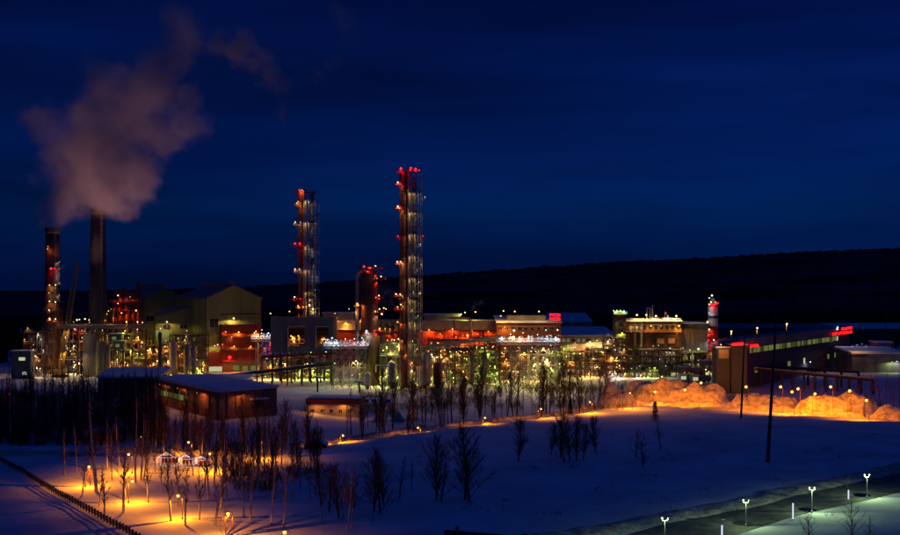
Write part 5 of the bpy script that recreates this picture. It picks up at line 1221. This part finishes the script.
lamp(t2, t2.location+Vector((-2, -3, z+1.6)), 'warm', .24, .35)
b = MB(); b.box(-w+1, w-1, -.1, -.01, z-4.5, z-.6); b.build('panel', 'tan', t2)
t2, w, z = boxb('purple_block', 'tall dim block carrying the left neon sign', 'building', 731.5, 747, 472, 8, 345, 'darkblue', 'roofsnow', rt=.5)
neon('left red neon sign on the dim block', 732, 745, 341.5, 346, 468, ((0, .8, 0, 1),), .06, 7)
def on_gallery(o, pa, pb_, out=1.3):      # hang a sign along the gallery hall's front instead of facing the camera
    def hit(px):
        k = (px-CX)/F; u = (A.x-k*A.y)/(k*d.y-d.x); return A+d*u
    q0, q1 = hit(pa), hit(pb_); n_ = Vector((math.sin(ang), -math.cos(ang)))*out; c_ = (q0+q1)/2+n_
    o.location = (c_.x, c_.y, 0); o.rotation_euler = (0, 0, ang); return (q1-q0).length
def gsign(label, pa, pb_, pya, pyb, rows, nlet, dz=0):
    k = (((pa+pb_)/2)-CX)/F; u = (A.x-k*A.y)/(k*d.y-d.x); Yc = (A+d*u).y
    q = [A+d*((A.x-((p-CX)/F)*A.y)/(((p-CX)/F)*d.y-d.x)) for p in (pa, pb_)]; Lw = (q[1]-q[0]).length
    o = neon(label, 450-Lw/2*F/Yc, 450+Lw/2*F/Yc, pya, pyb, Yc, rows, 0, nlet); on_gallery(o, pa, pb_); return o
gsign('short red neon sign right of the pole, beside the left one', 747.5, 756, 343.2, 347, ((0, .85, 0, 1),), 6)
gsign('two-row red neon sign at the right end of the office hall roof', 830, 850, 326.8, 334.3, ((0, .42, 0, 1), (.52, .98, .45, 1)), 11)
for i, (px, py) in enumerate(((731, 331.5), (757, 328), (786.5, 324))):
    Y = 640; t = E('floodlight_mast', ('floodlight mast behind the office hall, leftmost of three', 'floodlight mast behind the office hall, middle of three', 'floodlight mast behind the office hall, rightmost of three')[i], 'floodlight', px, Y, 'floodlight masts behind the office hall'); z = Z(py, Y)
    MB().bar((0, 0, 0), (0, 0, z), .22, .12, 6).build('mast', 'steel', t); b = MB(); b.box(-1.2, 1.2, -.2, .2, z-.1, z+.1); b.build('crossarm', 'steel', t)
    fitted(put('lamp', lamp_mesh('warm', .55), t, (0, -.7, z)), 'warm', .55)
# far right buildings
t, w, z = boxb('long_dark_warehouse', 'very long dark olive warehouse with a blue snowy roof line at the right', 'warehouse', 846, 935, 900, 60, 329, 'brown', 'roofsnow', pr=2.6)
far_ = boxb('far_dark_warehouse', 'low far warehouse showing only a dim blue roof behind the office hall', 'warehouse', 716, 842, 980, 60, 328.5, 'brown', 'greyclad', pr=2.0)
for i in range(24): b = MB(); x = -w+2*w*(i+.5)/24; b.box(x-.3, x+.3, -.4, -.02, 0, z-.2); b.build('wall_rib', 'brown', t)
t, w, z = boxb('small_snowy_cabin', 'small square cabin under snow in front of the long dark warehouse', 'cabin', 878, 892, 640, 12, 343, 'conc', 'roofsnow', rt=1)
t, w, z = boxb('low_snowy_shed', 'flat snow-covered shed right of the office hall', 'shed', 852, 905, 590, 25, 354, 'conc', 'roofsnow', rt=.9, pr=2)
lamps(t, 588, [(852, 346.5, 'orange', .16), (857, 345, 'warm', .16), (862, 344, 'orange', .16), (866, 346, 'warm', .14), (897, 361.5, 'white', .25), (892, 362, 'green', .18)])
for px, pt, lb in ((886, 312, 'thin lattice mast far away above the long dark warehouse'),):
    t = E('lattice_mast', lb, 'mast', px, 880); b = MB(); H_ = Z(pt, 880)
    for sx_ in (-1, 1): b.bar((sx_, 0, 0), (sx_*.3, 0, H_), .2, n=3)
    for k in range(12): b.bar((-(1-.7*k/12), 0, H_*k/12), ((1-.7*k/12), 0, H_*(k+1)/12), .12, n=3)
    b.build('lattice', 'steel', t)

# ---------------------------------------------------------------- warehouse, brick cabin and sheds in front of the plant
c0 = G(218, 430); cl = G(155, 414); cr_ = G(277, 423)
t = empty('brick_warehouse', 'dark brick warehouse with a blue snow roof and a strip of lit windows', 'warehouse', (c0.x, c0.y, 0))
zt = Z(392, c0.y)
def wallseg(a, c, z0, z1, name, m, th=.4, parent=t):
    a = Vector((a.x-t.location.x, a.y-t.location.y, 0)); c = Vector((c.x-t.location.x, c.y-t.location.y, 0)); d = (c-a).normalized(); n = Vector((-d.y, d.x, 0))
    return MB().prism([a+Vector((0, 0, z0)), c+Vector((0, 0, z0)), c+Vector((0, 0, z1)), a+Vector((0, 0, z1))], n*th).build(name, m, parent)
cl = Vector((X(155, 430), 430, 0)); c0 = Vector((X(218, 374), 374, 0)); cr_ = Vector((X(277, 392), 392, 0))
t.location = (c0.x, c0.y, 0); zt = Z(392.5, 374)
bk = cl+(cr_-c0)
pts = [v-c0 for v in (cl, c0, cr_, bk)]
b = MB(); b.prism([p+Vector((0, 0, -1)) for p in pts], (0, 0, zt+1)); b.f = [tuple(reversed(f)) for f in b.f]; b.build('wall', 'brick', t)
cc = sum(pts, Vector())/4
b = MB(); b.prism([p+(p-cc).normalized()*.9+Vector((0, 0, zt+.02)) for p in pts], (0, 0, .9)); b.f = [tuple(reversed(f)) for f in b.f]; b.build('roof', 'roofsnow', t)
dl = (cl-c0); Ll = dl.length; dl.normalize(); dr = (cr_-c0); Lr = dr.length; dr.normalize(); ol = Vector((dl.y, -dl.x, 0)); ol = ol if ol.y < 0 else -ol; orr = Vector((dr.y, -dr.x, 0)); orr = orr if orr.y < 0 else -orr
def patch(dv, ov, u0, u1, z0, z1, name, m, out=.12, parent=None):
    a = dv*u0+ov*.02; c = dv*u1+ov*.02
    b = MB(); b.prism([a+Vector((0, 0, z0)), c+Vector((0, 0, z0)), c+Vector((0, 0, z1)), a+Vector((0, 0, z1))], ov*out); return b.build(name, m, parent or t)
for i in range(6):
    u0 = Ll*(.42+.085*i); f_ = patch(dl, ol, u0, u0+Ll*.08, zt-6.0, zt-2.0, 'window', 'dark', .14); patch(dl, ol, u0+.25, u0+Ll*.08-.25, zt-5.7, zt-3.8, 'pane', ('l_win_dim', 'l_win', 'l_win_dim')[i % 3], .2, f_); patch(dl, ol, u0+.25, u0+Ll*.08-.25, zt-3.5, zt-2.3, 'pane', 'glass', .2, f_)
for i in range(9): patch(dl, ol, Ll*(i+.02)/9, Ll*(i+.1)/9, 0, zt-.2, 'pilaster', 'brick', .35)
for i in range(7): patch(dr, orr, Lr*(i+.02)/7, Lr*(i+.12)/7, 0, zt-.2, 'pilaster', 'brick', .35)
f_ = patch(dr, orr, Lr*.56, Lr*.76, 3, zt-3.6, 'door', 'dark', .2); patch(dr, orr, Lr*.53, Lr*.8, zt-3.5, zt-3.0, 'door_canopy', 'roofsnow', 2.0)
patch(dl, ol, Ll*.28, Ll*.36, 1, zt-3, 'door', 'brown', .15)
for u_ in (.2, .5, .8): lamp(t, t.location+dl*Ll*u_+ol*2.6+Vector((0, 0, zt-1.0)), 'orange', .09, 5)  # tiny wall lamps added to lift the dark brick of the left wall
lamp(t, t.location+dr*Lr*.35+orr*2.6+Vector((0, 0, zt-1.2)), 'orange', .08, 4)  # another added lamp, brightening the right wall
t, w, z = boxb('low_dark_building', 'low dark building with a rounded snowy roof behind the brick warehouse', 'building', 98, 158, 470, 20, 378, 'brown', 'roofsnow', pr=2.5, rt=.8)
t, w, z = boxb('lean_to_roof', 'snowy flat roof behind the warehouse, in front of the pipe trestle', 'building', 158, 240, 455, 30, 385, 'brown', 'roofsnow', pr=1.5, rt=.8)
# pale brick cabin
t = E('brick_cabin', 'pale brick cabin with a dark parapet and snow on its flat roof', 'cabin', 333, 408, None, R(-4)); s = 408/F
w = 26.5*s; zt = Z(404, 408)
b = MB(); b.box(-w, w, 0, 12, -5, zt); b.build('wall', 'brickpale', t)
b = MB(); b.box(-w-.4, w+.4, -.4, 12.4, zt+.01, zt+1.9)
b.build('parapet', 'redclad', t); b = MB(); b.box(-w+.2, w-.2, .2, 11.8, zt+1.9, zt+2.25); b.build('roof_snow', 'roofsnow', t)
for k in range(5): window(t, -w+2.4+k*(2*w-4)/4.6, zt-2.6, 1.4, 1.3, glass='glass', mull=2)
b = MB(); b.box(w-3, w-1.8, -.12, -.01, -.5, 1.9); b.build('door', 'brown', t)
for x_ in (-6, 4): lamp(t, t.location+Vector((x_, -2.5, zt-.1)), 'orange', .08, 6)  # two little lamps added to make the cabin front brighter
t, w, z = boxb('low_brick_shed', 'low snow-covered shed right of the pale brick cabin', 'shed', 363, 392, 425, 9, 405, 'brickpale', 'roofsnow', rt=1, pr=1)
for k in range(4): b = MB(); x = -w+2*w*(k+.5)/4; b.box(x-.9, x+.9, -.12, -.01, -.5, 2.2); b.build('door', 'brown', t)
for i, (px, pb, hh) in enumerate(((379, 414, 3.4), (399, 416, 3.6), (412, 413, 2.6))):
    c = G(px, pb); c.y = 398+i*3; c.x = X(px, c.y)
    heap(('conical snow heap left of the sheds by the lit road, reddish', 'tallest conical snow heap by the lit road', 'smallest conical snow heap by the lit road')[i], [Vector((c.x-4, c.y)), Vector((c.x, c.y)), Vector((c.x+4, c.y))], [.5, hh, .5], [3, 5, 3], 70+i, lump=.4)
t = E('buried_hut', 'small dark hut half buried in snow beside the lit road', 'hut', 315, 318); 
gzh = gz(t.location.x, 318); t.location.z = gzh
b = MB(); b.prism([(-3.2, 0, -.5), (-3.2, 0, 1.0), (0, 0, 2.3), (3.2, 0, 1.0), (3.2, 0, -.5)], (0, 3.4, 0)); b.f = [tuple(reversed(f)) for f in b.f]; b.build('wall', 'pole', t)
for s_ in (-1, 1):
    b = MB(); b.prism([(s_*3.6, -.4, .9), (0, -.4, 2.35), (0, -.4, 2.75), (s_*3.6, -.4, 1.25)], (0, 4.2, 0)); b.build('roof', 'roofsnow', t)
b = MB(); b.box(-.5, .5, -.1, -.01, -.3, 1.3); b.build('door', 'dark', t)
# dark roof at the bottom edge
c = Vector((X(470, 180), 180, 0)); t = empty('dark_roof_shed', 'corner of a dark pitched roof at the bottom edge of the picture', 'shed', c)
b = MB(); b.box(-3.6, 9, 0, 6, -1, 2.6); b.build('wall', 'pole', t)
b = MB(); b.prism([(-4.4, -.5, 2.4), (-4.2, 3, 4.6), (-4.4, 6.5, 2.4), (-4.2, 3, 4.2)][:3], (14, 0, -1.2)); b.f = [tuple(reversed(f)) for f in b.f]; b.build('roof', 'dark', t)
b = MB(); b.box(-2.4, -1.8, 2.4, 3.2, 3.2, 5.2); b.build('chimney', 'brick', t)

# plant ground fences along the lit yard (thin posts in front of the machinery)
t = E('yard_fence', 'thin dark wire fence along the snowy yard in front of the pipe maze', 'fence', 450, 470)
pmsh = MB(); pmsh.box(-.07, .07, -.07, .07, 0, 2.6); pmsh = pmsh.mesh('post', 'dark')
b = MB()
for i in range(61):
    x = -58+i*2.5; y = 8-0.17*x; put('post', pmsh, t, (x, y, 0))
    if i:
        for hh in (.6, 1.3, 2.0, 2.5): b.bar((x-2.5, y+.425, hh), (x, y, hh), .03, n=3, cap=False)
b.build('wire', 'dark', t)

# ---------------------------------------------------------------- steam
def steam(name, label, blobs, dens, anis=0.3, nscale=0.035, warp=9.0, seed=0, cat='steam plume', soft=0.55, col=(0.92, 0.9, 0.9), group=None, contrast=1.0):
    """blobs: world centre + radius. One closed volume whose density is a warped sum of soft balls."""
    lo = Vector((min(c.x-r for c, r in blobs)-warp*.6, min(c.y-r for c, r in blobs)-warp*.6, min(c.z-r for c, r in blobs)-warp*.3))
    hi = Vector((max(c.x+r for c, r in blobs)+warp*.6, max(c.y+r for c, r in blobs)+warp*.6, max(c.z+r for c, r in blobs)+warp*.6))
    m = bpy.data.materials.new(name); m.use_nodes = True; n_ = m.node_tree.nodes; l_ = m.node_tree.links; n_.clear()
    out = n_.new('ShaderNodeOutputMaterial'); pv = n_.new('ShaderNodeVolumePrincipled'); g = n_.new('ShaderNodeNewGeometry')
    pv.inputs['Color'].default_value = col+(1,); pv.inputs['Anisotropy'].default_value = anis
    nz = n_.new('ShaderNodeTexNoise'); nz.inputs['Scale'].default_value = nscale; nz.inputs['Detail'].default_value = 5; nz.inputs['Roughness'].default_value = .6
    off = n_.new('ShaderNodeVectorMath'); off.operation = 'ADD'; off.inputs[1].default_value = (seed*31.0, seed*17.0, 0); l_.new(g.outputs['Position'], off.inputs[0])
    l_.new(off.outputs[0], nz.inputs[0])
    sub = n_.new('ShaderNodeVectorMath'); sub.operation = 'MULTIPLY_ADD'; l_.new(nz.outputs['Color'], sub.inputs[0]); sub.inputs[1].default_value = (warp*3.2,)*3; sub.inputs[2].default_value = (-warp*1.6,)*3
    wp = n_.new('ShaderNodeVectorMath'); wp.operation = 'ADD'; l_.new(g.outputs['Position'], wp.inputs[0]); l_.new(sub.outputs[0], wp.inputs[1])
    acc = None
    for c, r in blobs:
        ds = n_.new('ShaderNodeVectorMath'); ds.operation = 'DISTANCE'; l_.new(wp.outputs[0], ds.inputs[0]); ds.inputs[1].default_value = c
        mr_ = n_.new('ShaderNodeMapRange'); mr_.interpolation_type = 'SMOOTHSTEP'; mr_.inputs['From Min'].default_value = r; mr_.inputs['From Max'].default_value = r*(1-soft); mr_.inputs['To Min'].default_value = 0; mr_.inputs['To Max'].default_value = 1
        l_.new(ds.outputs['Value'], mr_.inputs['Value'])
        if acc is None: acc = mr_.outputs[0]
        else:
            mx_ = n_.new('ShaderNodeMath'); mx_.operation = 'MAXIMUM'; l_.new(acc, mx_.inputs[0]); l_.new(mr_.outputs[0], mx_.inputs[1]); acc = mx_.outputs[0]
    n2 = n_.new('ShaderNodeTexNoise'); n2.inputs['Scale'].default_value = nscale*2.2; n2.inputs['Detail'].default_value = 4; l_.new(off.outputs[0], n2.inputs[0])
    m2 = n_.new('ShaderNodeMapRange'); m2.inputs['From Min'].default_value = .35; m2.inputs['From Max'].default_value = .65; m2.inputs['To Min'].default_value = 1-.8*contrast; m2.inputs['To Max'].default_value = 1+.5*contrast; l_.new(n2.outputs[0], m2.inputs['Value'])
    mu = n_.new('ShaderNodeMath'); mu.operation = 'MULTIPLY'; l_.new(acc, mu.inputs[0]); l_.new(m2.outputs[0], mu.inputs[1])
    m3 = n_.new('ShaderNodeMath'); m3.operation = 'MULTIPLY'; l_.new(mu.outputs[0], m3.inputs[0]); m3.inputs[1].default_value = dens
    l_.new(m3.outputs[0], pv.inputs['Density']); l_.new(pv.outputs[0], out.inputs['Volume'])
    b = MB(); c = (lo+hi)/2; h_ = (hi-lo)/2; b.box(-h_.x, h_.x, -h_.y, h_.y, -h_.z, h_.z)
    o = b.build(name, m); o.location = c; return tag(o, label, cat, group)
YP = 606
def bl(px, py, rpx, dy=0, Y=YP): return (P(px, py, Y+dy), rpx*Y/F*1.28)
steam('steam_plume', 'big mauve steam cloud billowing up and right from the two chimneys', [bl(53, 222, 8), bl(98, 207, 8), bl(55, 214, 15), bl(74, 212, 15), bl(48, 204, 16), bl(70, 202, 20), bl(52, 180, 16), bl(88, 205, 16), bl(72, 188, 28, 4), bl(102, 190, 24, -4), bl(128, 200, 16), bl(84, 160, 36), bl(118, 165, 34, 6), bl(60, 150, 22), bl(42, 122, 18, -4), bl(100, 125, 38), bl(135, 128, 34, 5), bl(165, 135, 20), bl(190, 122, 19), bl(150, 95, 30), bl(110, 92, 30, -4), bl(160, 70, 26), bl(172, 52, 25), bl(184, 34, 24), bl(190, 95, 15), bl(142, 176, 22)], .075, warp=13, nscale=.034, soft=.6, contrast=.8)
steam('steam_wisp', 'detached mauve steam wisp right of the big cloud', [bl(222, 42, 14), bl(240, 50, 18), bl(258, 60, 16), bl(272, 76, 13), bl(284, 90, 11), bl(281, 108, 8)], .15, warp=10, nscale=.045, seed=2, soft=.8)
steam('steam_wisp', 'faint thin steam wisp highest up, beyond the detached one', [bl(345, 18, 13), bl(348, 36, 9), bl(334, 56, 9), bl(318, 72, 9), bl(312, 84, 6)], .07, warp=10, nscale=.045, seed=3, soft=.9)
steam('steam_puff', 'small bluish steam puff between the fat red column and the tallest one', [bl(388, 296, 9, 0, 545), bl(392, 304, 7, 0, 545), bl(386, 288, 7, 0, 545)], .025, warp=4, nscale=.1, seed=4, soft=.9)
steam('steam_puff', 'small grey steam puff above the long hall roof', [bl(473, 308, 4, 0, 640), bl(476, 303, 4, 0, 640), bl(482, 302, 4, 0, 640)], .05, warp=3, nscale=.15, seed=5, soft=.9)
